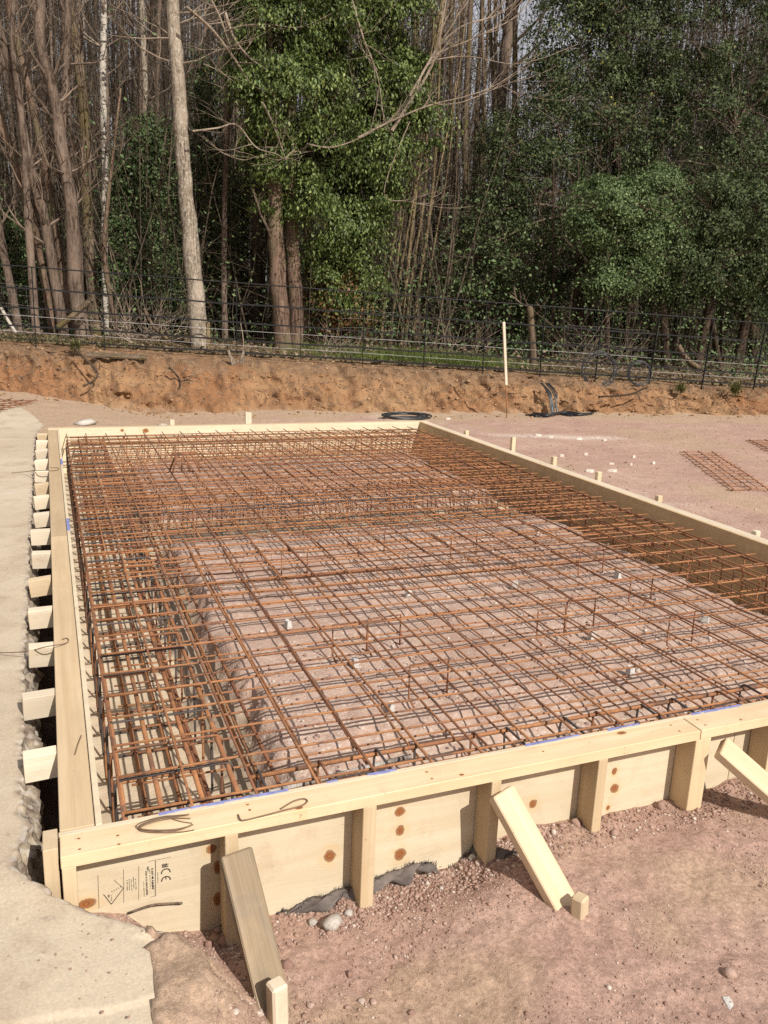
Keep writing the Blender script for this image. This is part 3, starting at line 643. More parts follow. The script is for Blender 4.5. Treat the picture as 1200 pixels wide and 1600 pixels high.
# stakes behind the right and far formwork
SX = [(4.402, 1.95, .022, 0), (4.402, 2.95, .035, .02), (4.402, 3.76, .068, .0), (4.402, 4.47, .072, .0), (4.402, 5.25, .125, .06), (4.402, 6.3, .04, .0)]
for k, (x, y, h, ln) in enumerate(SX):
    o = timber('stake', (x, y, -.6), (x + ln * .6, y + ln, h), .046, .044, (1, 0, 0), M['pine'] if k else M['pale'], bev=.004)
    tag(o, 'squat timber stake driven in behind the right formwork, %s from the front' % ORD[k], 'stake', 'stakes behind the right formwork')
o = timber('stake', (2.09, PL + .14, -.6), (2.09, PL + .14, .13), .07, .046, (0, 1, 0), M['pale']); tag(o, 'taller pale stake standing behind the far formwork', 'stake', 'stakes behind the far formwork')
o = timber('stake', (1.21, PL + .14, -.6), (1.21, PL + .14, .06), .05, .046, (0, 1, 0), M['pale']); tag(o, 'shorter pale stake behind the far formwork, nearer the left corner', 'stake', 'stakes behind the far formwork')

# ------------------------------------------------------------------ reinforcement
rr = random.Random(9)
def wob(a, b, n, amp):
    a = np.array(a, float); b = np.array(b, float); ph = rr.uniform(0, 6.3); k = rr.uniform(.8, 1.6)
    out = []
    for i in range(n):
        t = i / (n - 1); p = a + (b - a) * t
        p[2] += amp * math.sin(ph + k * 6.28 * t) + rr.uniform(-.3, .3) * amp
        out.append(p)
    return out
def mesh_sheet(x0, x1, y0, y1, z, rad, mats, label, offx=.1, offy=.1, group=None, dz=None):
    root = empty('rebar_mesh', (x0, y0, z), label, 'rebar mesh', group)
    dz = dz or (lambda x, y: 0)
    tilt = rr.uniform(-.004, .004)
    nx = int((x1 - x0 - .02) / .2); ny = int((y1 - y0 - .02) / .2)
    for k in range(nx + 1):
        x = x0 + offx + .2 * k
        if x > x1: break
        mb = MB(); mb.tube(wob((x, y0, z + .010), (x + rr.uniform(-.004, .004), y1, z + .010), 10, .004), rad, 6); mb.build('long_bar', mats[k % len(mats)], root, True)
    for k in range(ny + 1):
        y = y0 + offy + .2 * k
        if y > y1: break
        mb = MB(); mb.tube(wob((x0, y, z), (x1, y + rr.uniform(-.004, .004) + tilt, z), 12, .004), rad, 6); mb.build('cross_bar', mats[(k * 2 + 1) % len(mats)], root, True)
    return root
tm = [M['rust2'], M['rust'], M['rust2'], M['rustor']]
bmx = [M['rust'], M['rust2'], M['rustor']]
G1 = 'rebar mesh sheets in the slab'
mesh_sheet(.06, 4.20, .035, 2.66, -.062, .0050, tm, 'upper rebar mesh sheet nearest the stamped front formwork', .002, .09, G1)
mesh_sheet(.05, 4.20, 2.30, 4.98, -.070, .0049, tm, 'upper rebar mesh sheet lapped over the middle of the slab', .022, .12, G1)
mesh_sheet(.06, 4.19, 4.62, 7.26, -.060, .0049, tm, 'upper rebar mesh sheet at the far end of the slab', .010, .10, G1)
mesh_sheet(.10, 4.14, 2.95, 7.20, -.086, .0047, bmx, 'second upper rebar mesh sheet doubling the steel over the far half of the slab', .09, .04, G1)
mesh_sheet(.12, 4.12, .10, 2.56, -.222, .0046, bmx, 'lower rebar mesh sheet on spacers behind the near formwork', .03, .03, G1)
mesh_sheet(.10, 4.13, 2.25, 4.86, -.215, .0046, bmx, 'lower rebar mesh sheet beneath the middle of the slab', .09, .05, G1)
mesh_sheet(.12, 4.12, 4.55, 7.20, -.222, .0046, bmx, 'lower rebar mesh sheet low down at the far end', .05, .08, G1)

def stirrup(o, ax, c, h, wide, z0, z1, rad=.005):
    """closed link in the plane across axis ax at position c; returns points"""
    (u0, u1) = wide; r = .028; P = []
    for (cu, cz, a0) in ((u1 - r, z1 - r, 0), (u0 + r, z1 - r, 90), (u0 + r, z0 + r, 180), (u1 - r, z0 + r, 270)):
        for a in (0, 30, 60, 90):
            P.append((cu + r * math.cos(R(a0 + a)), cz + r * math.sin(R(a0 + a))))
    P.append(P[0])
    lean = rr.uniform(-.012, .012)
    return [((u, c + lean * (z - z0) / (z1 - z0) * 2, z) if ax == 'y' else (c + lean * (z - z0) / (z1 - z0) * 2, u, z)) for u, z in P]
def cage(label, ax, c0, c1, wide, z0, z1, step=.2, linkmat=None, mainmat=None, mr=.008, extra=0, lr=.005):
    cx = (wide[0] + wide[1]) / 2; cc = (c0 + c1) / 2
    root = empty('rebar_cage', (cx, cc, z0) if ax == 'y' else (cc, cx, z0), label, 'rebar cage', 'rebar cages in the beam trenches')
    c = c0 + .05; k = 0
    while c < c1:
        mb = MB(); mb.tube(stirrup(root, ax, c + rr.uniform(-.012, .012), 0, wide, z0 + rr.uniform(-.004, .004), z1 + rr.uniform(-.006, .006)), lr, 6, cap=False)
        mb.build('stirrup', linkmat[k % len(linkmat)], root, True); c += step; k += 1
    us = [wide[0] + .016, wide[1] - .016] + [wide[0] + (wide[1] - wide[0]) * (q + 1) / (extra + 1) for q in range(extra)]
    for zz in (z0 + .016, z1 - .016):
        for u in us:
            a, b = ((u, c0, zz), (u, c1, zz)) if ax == 'y' else ((c0, u, zz), (c1, u, zz))
            mb = MB(); mb.tube(wob(a, b, 10, .004), mr, 7); mb.build('main_bar', mainmat[rr.randrange(len(mainmat))], root, True)
    return root
LK = [M['steel'], M['steel'], M['rust2'], M['steel'], M['rust']]
cage('rebar cage in the left trench beside the dull flat board', 'y', .10, 7.15, (.055, .44), -.47, -.088, .2, LK, [M['rustor'], M['rust'], M['rust2']], .009, 2)
cn = cage('rebar cage just behind the stamped near formwork', 'x', .48, 4.2, (.050, .29), -.47, -.095, .195, [M['steel'], M['rust2'], M['steel']], [M['rust2'], M['steel'], M['rust']], .008, 0)
cage('shaded rebar cage along the right formwork', 'y', .35, 6.9, (3.90, 4.19), -.47, -.09, .2, [M['rust2'], M['rust']], [M['rust2'], M['rust']], .008, 0)
cage('rebar cage along the sunlit far formwork', 'x', .2, 4.1, (6.88, 7.23), -.47, -.09, .2, [M['rust'], M['rust2']], [M['rust'], M['rustor']], .008, 0)
cage('rebar cage crossing the middle of the slab', 'x', .45, 3.95, (3.92, 4.46), -.47, -.10, .2, [M['steel'], M['rust2'], M['rust']], [M['rust2'], M['steel'], M['rust']], .008, 1)
for x, z, mt, lb in ((.505, -.372, 'rust', 'long rusty bar lying low along the left trench, nearest its cage'), (.575, -.340, 'rustor', 'long orange bar lying along the left trench, middle of the three loose ones'), (.645, -.300, 'rust2', 'long dark bar lying along the left trench against the hardcore edge')):
    mb = MB(); mb.tube(wob((x, .30, z), (x + .03, 6.9, z), 16, .010), .008, 7)
    tag(mb.build('loose_bar', M[mt], smooth=True), lb, 'rebar', 'loose bars along the left trench')
# ribbed bars lying in the near trench
for a, b, lb in (((.40, .33, -.235), (1.12, .36, -.20), 'grey ribbed bar lying in the near trench, the upper of the pair'),
                 ((.36, .26, -.25), (1.22, .30, -.225), 'grey ribbed bar lying in the near trench closer to the near formwork')):
    a, b = np.array(a), np.array(b); L = np.linalg.norm(b - a); m = int(L / .012)
    P = [a + (b - a) * i / (2 * m) for i in range(2 * m + 1)]
    mb = MB(); mb.tube(P, [.010 if i % 2 else .0078 for i in range(2 * m + 1)], 8)
    tag(mb.build('ribbed_bar', M['ribbar']), lb, 'rebar', 'ribbed bars in the near trench')
# wire chairs holding up the upper mesh
for k, (px, py) in enumerate([(575, 990), (840, 975), (885, 962), (1045, 985), (520, 1000), (705, 850), (1075, 890), (440, 880), (560, 850), (905, 880), (640, 1065), (985, 920)]):
    p = atz(px, py, -.15); x, y = p[0], p[1]; s = rr.uniform(.16, .2)
    mb = MB(); mb.tube([(x, y - .06, -.245), (x, y, -.232), (x, y + .004, -.075), (x + s, y + .004, -.070), (x + s, y, -.232), (x + s, y + .06, -.245)], .0048, 6)
    lb = ['left of the slab middle', 'right of the slab middle', 'just right of another one, right of the middle', 'near the right trench', 'left of the middle, toward the left trench', 'close behind the cross trench',
          'by the shaded right formwork', 'left of centre and just before the cross trench', 'at the cross trench left end', 'by the cross trench right end', 'closest to the near formwork', 'right of centre toward the far side'][k]
    tag(mb.build('mesh_chair', M['rust2'], smooth=True), 'bent wire chair propping the upper mesh, ' + lb, 'rebar chair', 'wire chairs between the meshes')
# trestle of short bars standing on the far mesh
mb = MB(); c = atz(288, 742, -.06); c = np.array([c[0], c[1], -.045])
for a, b in (((-.10, 0, 0), (-.05, .05, .16)), ((.14, 0, 0), (.07, .05, .16)), ((-.10, .16, 0), (-.05, .1, .16)), ((.16, .16, 0), (.07, .1, .16)), ((-.09, .05, .155), (.11, .06, .16)), ((-.09, .1, .155), (.11, .1, .165)), ((-.02, .02, .0), (.0, .06, .17)), ((.05, .02, 0), (.03, .06, .17))):
    mb.tube([c + np.array(a), c + np.array(b)], .008, 6)
tag(mb.build('bar_trestle', M['rust2'], smooth=True), 'small rusty trestle of welded bar ends on the far left mesh', 'rebar chair')
# concrete spacers under the lower mesh
def spacer(x, y, z, s, an):
    mb = MB(); mb.add([(-.5, -.35, -.5), (.5, -.35, -.5), (.5, .35, -.5), (-.5, .35, -.5), (-.38, -.25, .5), (-.08, -.25, .42), (-.08, .25, .42), (-.38, .25, .5), (.38, -.25, .5), (.1, -.25, .42), (.1, .25, .42), (.38, .25, .5)],
           [(3, 2, 1, 0), (0, 1, 9, 5), (0, 5, 4), (1, 8, 9), (2, 3, 6, 10), (3, 7, 6), (2, 10, 11), (0, 4, 7, 3), (1, 2, 11, 8), (4, 5, 6, 7), (9, 8, 11, 10), (5, 9, 10, 6)])
    c, sn = math.cos(an), math.sin(an)
    mb.v = [(x + s * (a * c - b * sn), y + s * (a * sn + b * c), z + s * d) for a, b, d in mb.v]
    return mb.build('concrete_spacer', M['spacer'])
for (px, py, lb) in [(638, 927, 'in the middle of the slab, brightest of all'), (555, 1037, 'left of the middle, nearer the front formwork'), (805, 915, 'right of the middle'), (925, 995, 'right of centre before the near trench'),
                     (1102, 968, 'close to the right trench, tilted and pale'), (985, 1050, 'near the front right'), (450, 977, 'beside the left trench edge'), (965, 900, 'by the right trench at mid length'), (842, 833, 'near the right end of the cross trench'), (612, 1108, 'closest to the near formwork')]:
    p = atz(px, py, -.25); o = spacer(p[0], p[1], -.242, .043, rr.uniform(0, 3)); tag(o, 'small grey spacer block under the mesh ' + lb, 'spacer', 'concrete spacers under the mesh')
for k, (px, py, z, sz) in enumerate([(215, 1030, -.5, .05), (228, 1140, -.50, .055), (280, 1060, -.5, .05)]):
    p = atz(px, py, z); o = spacer(p[0], p[1], -.525, sz, rr.uniform(0, 3)); tag(o, 'grey spacer on the left trench floor, %s' % ['furthest of three', 'nearest of three', 'middle one by the trench side'][k], 'spacer', 'spacers in the left trench')

# loose mesh sheets lying about
def loose(o, ux, uy, nl, nt, wl, ll, z, label, rad=.006, mat=None):
    root = empty('rebar_mesh', (o[0], o[1], z), label, 'rebar mesh', 'loose mesh offcuts on the ground')
    ux, uy, o = np.array(ux), np.array(uy), np.array(o)
    for k in range(nl):
        a = o + ux * (.07 + (wl - .14) * k / (nl - 1)); b = a + uy * ll
        mb = MB(); mb.tube(wob((*a, z + .01), (*b, z + .01), 8, .006), rad, 6); mb.build('long_bar', mat or M['rustor'], root, True)
    for k in range(nt):
        a = o + uy * (.05 + (ll - .1) * k / (nt - 1)); b = a + ux * wl
        mb = MB(); mb.tube(wob((*a, z), (*b, z), 6, .006), rad, 6); mb.build('cross_bar', mat or M['rust'], root, True)
def q2(px, py): return atz(px, py, -.29)[:2]
A, B, C_ = q2(1060, 706), q2(1120, 707), q2(1137, 767)
ll = np.linalg.norm(C_ - A); loose(A, (B - A) / np.linalg.norm(B - A), (C_ - A) / ll, 3, 14, np.linalg.norm(B - A), ll, -.285, 'narrow rusty mesh offcut lying on the red ground right of the slab')
A2 = q2(1163, 688); loose(A2, (B - A) / np.linalg.norm(B - A), (C_ - A) / ll, 5, 14, 1.1, ll, -.285, 'wider rusty mesh offcut at the right edge beyond the narrow one')
a0, a1 = atz(-60, 662, -.08)[:2], atz(62, 628, -.08)[:2]; ll = np.linalg.norm(a1 - a0); uy = (a1 - a0) / ll
loose(a0, (uy[1] * -1, uy[0]), uy, 4, 12, .62, ll, -.065, 'rusty mesh offcut lying on the concrete at the far left', .007, M['rust2'])

# ------------------------------------------------------------------ small things on and round the formwork
def curve_pts(P, n=6):
    P = [np.array(p, float) for p in P]; out = []
    for i in range(len(P) - 1):
        p0, p1, p2, p3 = P[max(i - 1, 0)], P[i], P[i + 1], P[min(i + 2, len(P) - 1)]
        for k in range(n):
            t = k / n; out.append(.5 * (2 * p1 + (p2 - p0) * t + (2 * p0 - 5 * p1 + 4 * p2 - p3) * t * t + (3 * p1 - p0 - 3 * p2 + p3) * t ** 3))
    out.append(P[-1]); return out
def wire(name, pts, rad, label, cat, group=None, mat='wire'):
    mb = MB(); mb.tube(curve_pts(pts), rad, 5); return tag(mb.build(name, M[mat], smooth=True), label, cat, group)
def w3(px, py, z=.002): return atz(px, py, z)
mb = MB()
for q, (dx, dy, dz) in enumerate([(0, 0, 0), (.004, .003, .003), (-.003, .006, .005), (.006, -.004, .002)]):
    P = [w3(294, 1273 + q * 2), w3(262, 1279), w3(234, 1285), w3(216, 1293), w3(222, 1299), w3(250, 1301), w3(280, 1297 + q), w3(300, 1288 + q * 3)]
    mb.tube(curve_pts([p + np.array([dx, dy, dz]) for p in P]), .0016, 5)
P = [w3(300, 1286), w3(285, 1284), w3(270, 1280)]; mb.tube(curve_pts(P), .0016, 5)
tag(mb.build('tie_wire', M['wire'], smooth=True), 'loose coil of rusty tie wire lying on the near top board', 'tie wire')
wire('tie_wire', [w3(372, 1273), w3(376, 1281, .005), w3(385, 1281), w3(410, 1275), w3(440, 1267), w3(470, 1259), w3(480, 1252), w3(474, 1248), w3(458, 1252), w3(438, 1264)], .0026, 'bent hook of tie wire lying flat on the near top board', 'tie wire')
wire('tie_wire', [w3(0, 1020, -.07), w3(40, 1018, -.04), w3(75, 1010, .02), w3(100, 1006, .006), w3(107, 1001, .004), w3(104, 997, .003), w3(97, 999, .003)], .0022, 'long wire bent over the left top board onto the concrete, nearer one', 'tie wire')
wire('tie_wire', [w3(18, 739, -.07), w3(40, 737, -.05), w3(60, 735, .01), w3(88, 735, .003), w3(90, 731, .003), w3(78, 731, .003)], .003, 'long wire bent over the left top board, the far one', 'tie wire')
wire('tie_wire', [w3(117, 1179), w3(121, 1165, .004), w3(127, 1149, .004)], .002, 'short straight wire scrap on the left top board', 'tie wire')

# torn membrane strips poking out from below the near formwork
def membrane(P, label, wdt=.075, fr=True, seed=1):
    rs = random.Random(seed); pts = curve_pts(P, 14); n = len(pts); Vv = []; F = []; m = 7
    pts = [p - np.array([0, 0, .004]) for p in pts]; root = empty('membrane_strip', tuple(pts[n // 2]), label, 'membrane', 'torn membrane strips by the near formwork') if fr else None
    for i, p in enumerate(pts):
        s = (.45 + .55 * math.sin(math.pi * min(1, (i + 1) / n))) * (.75 + .25 * math.sin(i * .31 + seed))
        for k in range(m):
            t = k / (m - 1)
            Vv.append((p[0], p[1] - wdt * s * t + .008 * math.sin(i * .5 + k), p[2] + .010 * s * math.sin(math.pi * t * .9 + .5) + .004 * math.sin(i * .45 + k * 1.7) + rs.uniform(-.0012, .0012) - .012 * t * t))
    for i in range(n - 1):
        for k in range(m - 1): F.append((i * m + k, i * m + k + 1, (i + 1) * m + k + 1, (i + 1) * m + k))
    mb = MB(); mb.add(Vv, F); o = mb.build('sheet' if fr else 'membrane_strip', M['grey_sheet'], root, True)
    if not fr: tag(o, label, 'membrane', 'torn membrane strips by the near formwork')
    so_ = o.modifiers.new('thick', 'SOLIDIFY'); so_.thickness = .002
    if fr:
        mb = MB()
        for i in range(n):
            for q in range(3):
                b = np.array(Vv[i * m]) + np.array([rs.uniform(-.012, .012), rs.uniform(-.006, 0), -.004]); L = rs.uniform(.004, .020) * (.3 + .9 * abs(math.sin(i * .37)))
                mb.tube([b, b + np.array([rs.uniform(-.006, .010), -.004, L])], [.0016, .0005], 3)
        mb.build('fringe', M['grey_sheet'], root)
membrane([(.50, -.024, -.425), (.60, -.026, -.398), (.70, -.028, -.386), (.80, -.028, -.372), (.90, -.026, -.362), (.99, -.026, -.352), (1.05, -.026, -.375)], 'long torn grey membrane strip with frayed edge along the near plywood', .06, True, 2)
membrane([(1.10, -.024, -.412), (1.15, -.026, -.385), (1.20, -.028, -.335), (1.26, -.11, -.312), (1.34, -.125, -.322)], 'short torn grey membrane flap beside the middle brace', .05, True, 3)
membrane([(1.30, -.035, -.338), (1.5, -.035, -.330), (1.7, -.035, -.344), (1.9, -.032, -.342)], 'thin dark membrane edge showing under the near plywood right of the middle brace', .022, False, 4)
# splits and dirt streak lying against the plywood
wire('twig', [at(200, 1427, -.03), at(235, 1415, -.03), at(262, 1412, -.03), at(285, 1411, -.03)], .004, 'brown twig leaning against the stamped plywood above the concrete', 'twig', None, 'twig')

# rubble lumps
rl = np.random.default_rng(31)
LUMPS = [(520, 1428, .034, 'largest grey mortar lump in front of the long membrane strip'), (488, 1424, .014, 'small grey lump left of the largest mortar lump'), (545, 1412, .014, 'small pale lump at the right end of the largest mortar lump'),
         (352, 1452, .022, 'pale broken lump lying under the weathered brace'), (325, 1458, .014, 'small pale lump just left of the one under the weathered brace'), (450, 1494, .016, 'white chip beside the lower end of the weathered brace'),
         (547, 1507, .012, 'lone rounded stone on bare earth right of the weathered brace'), (718, 1316, .013, 'pale lump beside the middle brace head'), (890, 1297, .020, 'pinkish stone at the plywood right of the middle brace'),
         (868, 1300, .012, 'small white stone left of the pinkish stone at the plywood'), (958, 1316, .017, 'reddish stone on the earth below the right studs'), (1028, 1270, .02, 'reddish clod against the plywood near the right joint'), (690, 1385, .010, 'tiny pale stone on earth left of the middle brace'),
         (1135, 1545, .018, 'reddish stone on bare earth at the bottom right')]
for px, py, s, lb in LUMPS:
    p = atz(px, py, -.37); p[1] = min(p[1], -.05); p[2] = ground_z(p[0], p[1]) + s * .3
    tag(stones('rubble_lump', np.array([p]), np.array([s]), M['lump'] if 'red' not in lb and 'pink' not in lb else M['gravel'], None, rl, .8), lb, 'stone')
DEB = [(877, 716, .07), (921, 741, .09), (957, 741, .10), (915, 713, .05), (990, 717, .05), (956, 728, .05), (840, 684, .10), (905, 688, .12), (1020, 728, .05), (700, 657, .08), (945, 690, .07), (860, 686, .07), (985, 730, .04)]
for k, (px, py, s) in enumerate(DEB):
    p = atz(px, py, -.32); p[2] = ground_z(p[0], p[1]); r = random.Random(k); mb = MB(); an = r.uniform(0, 3)
    q = [(math.cos(a + an) * s * r.uniform(.45, 1) * .8, math.sin(a + an) * s * r.uniform(.35, 1) * .55) for a in (0, 1.1, 2.2, 3.1, 4.2, 5.3)]
    mb.add([(p[0] + u, p[1] + v, p[2] - .004) for u, v in q] + [(p[0] + u * .9, p[1] + v * .9, p[2] + .018 + .008 * (i % 2)) for i, (u, v) in enumerate(q)], [tuple(range(6, 12)), tuple(range(5, -1, -1))] + [(i, (i + 1) % 6, 6 + (i + 1) % 6, 6 + i) for i in range(6)])
    tag(mb.build('plaster_scrap', M['white']), 'flat whitish scrap lying on the red ground behind the right formwork', 'debris', 'white scraps on the ground right of the slab')
for k, (px, py, s) in enumerate([(135, 655, .13), (233, 667, .09), (240, 651, .08), (253, 642, .07), (212, 662, .05)]):
    p = atz(px, py, -.06); p[2] = -.05 if k == 0 else -.2
    p[2] = max(ground_z(p[0], p[1]), -.084 if p[0] < xedge(p[1]) else -9) + s * .2
    tag(stones('rubble_lump', np.array([p]), np.array([s]), M['lump'], None, rl, .5), ['largest pale rubble lump behind the far left corner of the formwork', 'pale lump right behind the far formwork near the short stake', 'flat pale lump at the bank foot', 'smaller flat pale lump higher on the bank foot', 'small pale lump left of the short stake'][k], 'stone')
o = timber('timber_offcut', (1.515, -.905, -.345), (1.535, -.83, -.335), .022, .018, (0, 0, 1), M['spacer']); tag(o, 'small grey offcut on the earth at the bottom right corner', 'offcut')

# ------------------------------------------------------------------ estate fence on the bank
FD = np.array([math.cos(FA), math.sin(FA), 0])
def fpt(i, h):
    p = POST0 + FD * FS * i; return np.array([p[0], p[1], POST0[2] + FSL * i - 1.2 + h])
fence = empty('metal_fence', tuple(fpt(5, 0)), 'long black iron estate fence of thin rails running along the bank top', 'fence')
FN = np.array([-FD[1], FD[0], 0])
for i in range(-9, 24):
    mb = MB(); a = fpt(i, -.25); b = fpt(i, 1.2); tl = rr.uniform(-.02, .02); b = b + FD * tl
    q = [(-.019, -.005), (.019, -.005), (.019, .005), (-.019, .005)]
    if i >= 9: a = a - FD * .07 * (i - 8) / 3
    mb.add([a + FN * u + FD * v for u, v in q] + [b + FN * u + FD * v for u, v in q], [(3, 2, 1, 0), (4, 5, 6, 7), (0, 1, 5, 4), (1, 2, 6, 5), (2, 3, 7, 6), (3, 0, 4, 7)])
    mb.build('post', M['iron'], fence)
for k, h in enumerate((.05, .26, .55, .855)):
    mb = MB(); P = [fpt(i, h + rr.uniform(-.008, .008)) for i in np.arange(-9, 23.01, .5)]
    n = len(P); Vv = []
    for p in P: Vv += [p + FN * .004 + np.array([0, 0, .013]), p - FN * .004 + np.array([0, 0, .013]), p - FN * .004 - np.array([0, 0, .013]), p + FN * .004 - np.array([0, 0, .013])]
    mb.add(Vv, [(i * 4 + q, i * 4 + (q + 1) % 4, i * 4 + 4 + (q + 1) % 4, i * 4 + 4 + q) for i in range(n - 1) for q in range(4)])
    mb.build('rail', M['iron'], fence)
mb = MB(); mb.tube([fpt(i, 1.2 + rr.uniform(-.004, .004)) for i in np.arange(-9, 23.01, .5)], .0105, 8); mb.build('top_rail', M['iron'], fence, True)
for h in (.42, .165):
    mb = MB(); mb.tube([fpt(i, h + rr.uniform(-.006, .006)) + FN * .03 for i in np.arange(-9, 23.01, .5)], .0028, 5); mb.build('strand_wire', M['galv'], fence)
def netting(i0, i1, label):
    mb = MB()
    for h in (.03, .15, .28, .42, .58, .74, .9): mb.tube([fpt(i, h + .01 * math.sin(i * 9)) + FN * (.55 + .05 * math.sin(i * 3)) for i in np.arange(i0, i1 + .01, .1)], .0015, 3)
    for i in np.arange(i0, i1 + .01, .14): mb.tube([fpt(i, h) + FN * (.55 + .05 * math.sin(i * 3) + .03 * math.sin(h * 7 + i * 5)) for h in np.arange(0, .95, .15)], .0015, 3)
    tag(mb.build('wire_netting', M['old_wire']), label, 'netting', 'stock netting behind the fence')
netting(-1.6, -.1, 'square stock netting standing behind the fence at the far left')
netting(8.6, 10.1, 'square stock netting behind the fence at the black pipe coils')
netting(4.7, 5.6, 'square stock netting behind the fence beside the ivy-covered trunk')

# ------------------------------------------------------------------ things by the bank
a = atz(793, 655, -.335); b = at(787, 503, a[1] + .02)
pole = empty('marker_pole', tuple(a), 'thin rusty bar with a pale batten above, standing upright before the bank', 'marker pole')
mid = a + (b - a) * .36
mb = MB(); mb.tube([a - (0, 0, .1), a + (b - a) * .5], .011, 7); mb.build('bar', M['rustor'], pole)
timber('batten', tuple(mid), tuple(b), .042, .030, (0, -1, 0), M['pale'], pole)
def coil(c, rx, rz, n, ax, label, cat, tilt=0.0, rad=.013, mat='black', grp=None, seed=1):
    rs = random.Random(seed); P = []
    for i in range(n * 18 + 5):
        t = i / 18 * 2 * math.pi; s = 1 + .10 * math.sin(t * .37 + seed) + .05 * math.sin(t * 1.7 + seed) + rs.uniform(-.01, .01)
        u, v = rx * s * math.cos(t), rz * s * math.sin(t); d = .02 * math.sin(t * .21 + seed) + .012 * (i / 18)
        P.append(np.array(c) + (np.array([u, v * math.cos(tilt) - 0, v * math.sin(tilt)]) if ax == 'z' else FD * u + FN * (d + v * .15) + np.array([0, 0, v])) + (np.array([.12 * math.sin(i * .05), 0, abs(d) * .35 + .004]) if ax == 'z' else 0))
    mb = MB(); mb.tube(P, rad, 6); return tag(mb.build('pipe_coil', M[mat], smooth=True), label, cat, grp)
def bank_pt(px, py, dy):
    Y = 10
    for _ in range(8): p = at(px, py, Y); Y = float(fence_y(p[0])) + dy
    return at(px, py, Y)
coil(bank_pt(937, 578, -.12), .32, .30, 4, 'v', 'larger coil of thin black pipe leaning on the fence at the right', 'pipe coil', grp='black pipe coils at the fence', rad=.0085, seed=2)
coil(bank_pt(1000, 583, -.15), .22, .21, 4, 'v', 'smaller coil of black pipe leaning on the fence, right of the larger coil', 'pipe coil', grp='black pipe coils at the fence', rad=.0075, seed=5)
p = atz(628, 655, -.31); p[2] = float(ground_z(p[0], p[1])) + .03
coil(p, .36, .17, 4, 'z', 'tangled black pipe lying on the ground behind the far right corner of the formwork', 'pipe coil', .12, .013, seed=3)
mb = MB(); P = [atz(820, 650, -.32), atz(845, 652, -.30), atz(870, 648, -.30), atz(895, 651, -.30), atz(915, 650, -.32)]
for k in range(4): mb.tube(curve_pts([q + np.array([.05 * k, .05 * math.sin(k * 2), .018 * k]) for q in P]), .014, 6)
tag(mb.build('pipe_bundle', M['black'], smooth=True), 'bundle of black pipe lying straight along the bank foot', 'pipe')
mb = MB(); c = bank_pt(862, 610, -.95)
for k in range(9):
    s = random.Random(k); t = s.uniform(-.10, .10)
    mb.tube(curve_pts([c + np.array([t, .25, .10]), c + np.array([t * .8 + s.uniform(-.04, .04), .0, -.05]), c + np.array([t * .8 + s.uniform(-.05, .05), -.12, -.25]), c + np.array([t * .9, -.22, -.46])]), .011, 5)
tag(mb.build('pipe_bundle', M['black'], smooth=True), 'dark strands of pipe hanging down the bank face above the straight bundle', 'pipe')
wire('stick', [atz(770, 660, -.32), atz(790, 661, -.315), atz(815, 662, -.32)], .018, 'thin brown stick on the ground at the foot of the marker pole', 'stick', None, 'twig')
o = timber('plank', tuple(bank_pt(135, 556, -.5) + (0, 0, .02)), tuple(bank_pt(228, 561, -.45) + (0, 0, .03)), .12, .03, (0, -.5, 1), M['bark_moss']); tag(o, 'grey old plank lying on the bank top below the fence at the left', 'plank')
def bpt(px, py, d=-1.0): return bank_pt(px, py, d)
mb = MB()
mb.tube(curve_pts([bpt(117, 545, -.75), bpt(132, 560, -.8), bpt(143, 570, -.85), bpt(150, 582, -.9)]), [.02, .024] * 9 + [.02], 6)
mb.tube(curve_pts([bpt(142, 568, -.85), bpt(152, 580, -.9), bpt(149, 592, -.98), bpt(130, 604, -1.05)]), .014, 5)
mb.tube(curve_pts([bpt(144, 560, -.8), bpt(155, 566, -.85), bpt(155, 577, -.9)]), .009, 5)
tag(mb.build('dead_branch', M['bark_dark'], smooth=True), 'dark forked dead branch sticking out of the bank below the old plank', 'branch')
for px0, py0, px1, py1, lb in ((264, 575, 278, 610, 'dark root trailing down the bank below the pale straight trunk'), (1010, 607, 935, 620, 'twisted dark root in the bank under the pipe coils'), (505, 610, 512, 640, 'thin root hanging in the bank below the ivy-covered tree')):
    a, b = bpt(px0, py0, -.75), bpt(px1, py1, -1.05); m_ = (a + b) / 2 + np.array([.1, -.05, -.03])
    mb = MB(); mb.tube(curve_pts([a, a * .7 + m_ * .3 + np.array([0, -.04, .03]), m_, b]), .017, 5); mb.tube(curve_pts([m_, m_ + np.array([.15, -.03, .02]), m_ + np.array([.22, -.05, -.10])]), .009, 4)
    tag(mb.build('exposed_root', M['bark_dark'], smooth=True), lb, 'root')
# pale splintered stump piece at the bank edge
mb = MB(); c = bank_pt(371, 566, -.35)
for k, (dx, dz, L, t) in enumerate([(-.10, .10, .16, -.35), (-.05, .02, .16, -.55), (.0, -.02, .10, .1), (.07, .10, .16, .25), (.03, .0, .14, .5), (-.02, -.06, .08, -.9)]):
    mb.tube([c + np.array([dx - L * math.sin(t) * .5, -.03, dz - .14]), c + np.array([dx + L * math.sin(t), .0, dz + L * .6])], [.045, .022], 5)
tag(mb.build('splintered_wood', M['twig_pale']), 'pale splintered stump scrap stuck in the bank edge under the fence', 'wood scrap')
wire('sapling', [bank_pt(381, 560, -.2), bank_pt(380, 530, -.2), bank_pt(376, 505, -.2)], .008, 'thin pale dead stem standing above the splintered scrap', 'stem', None, 'twig_pale')

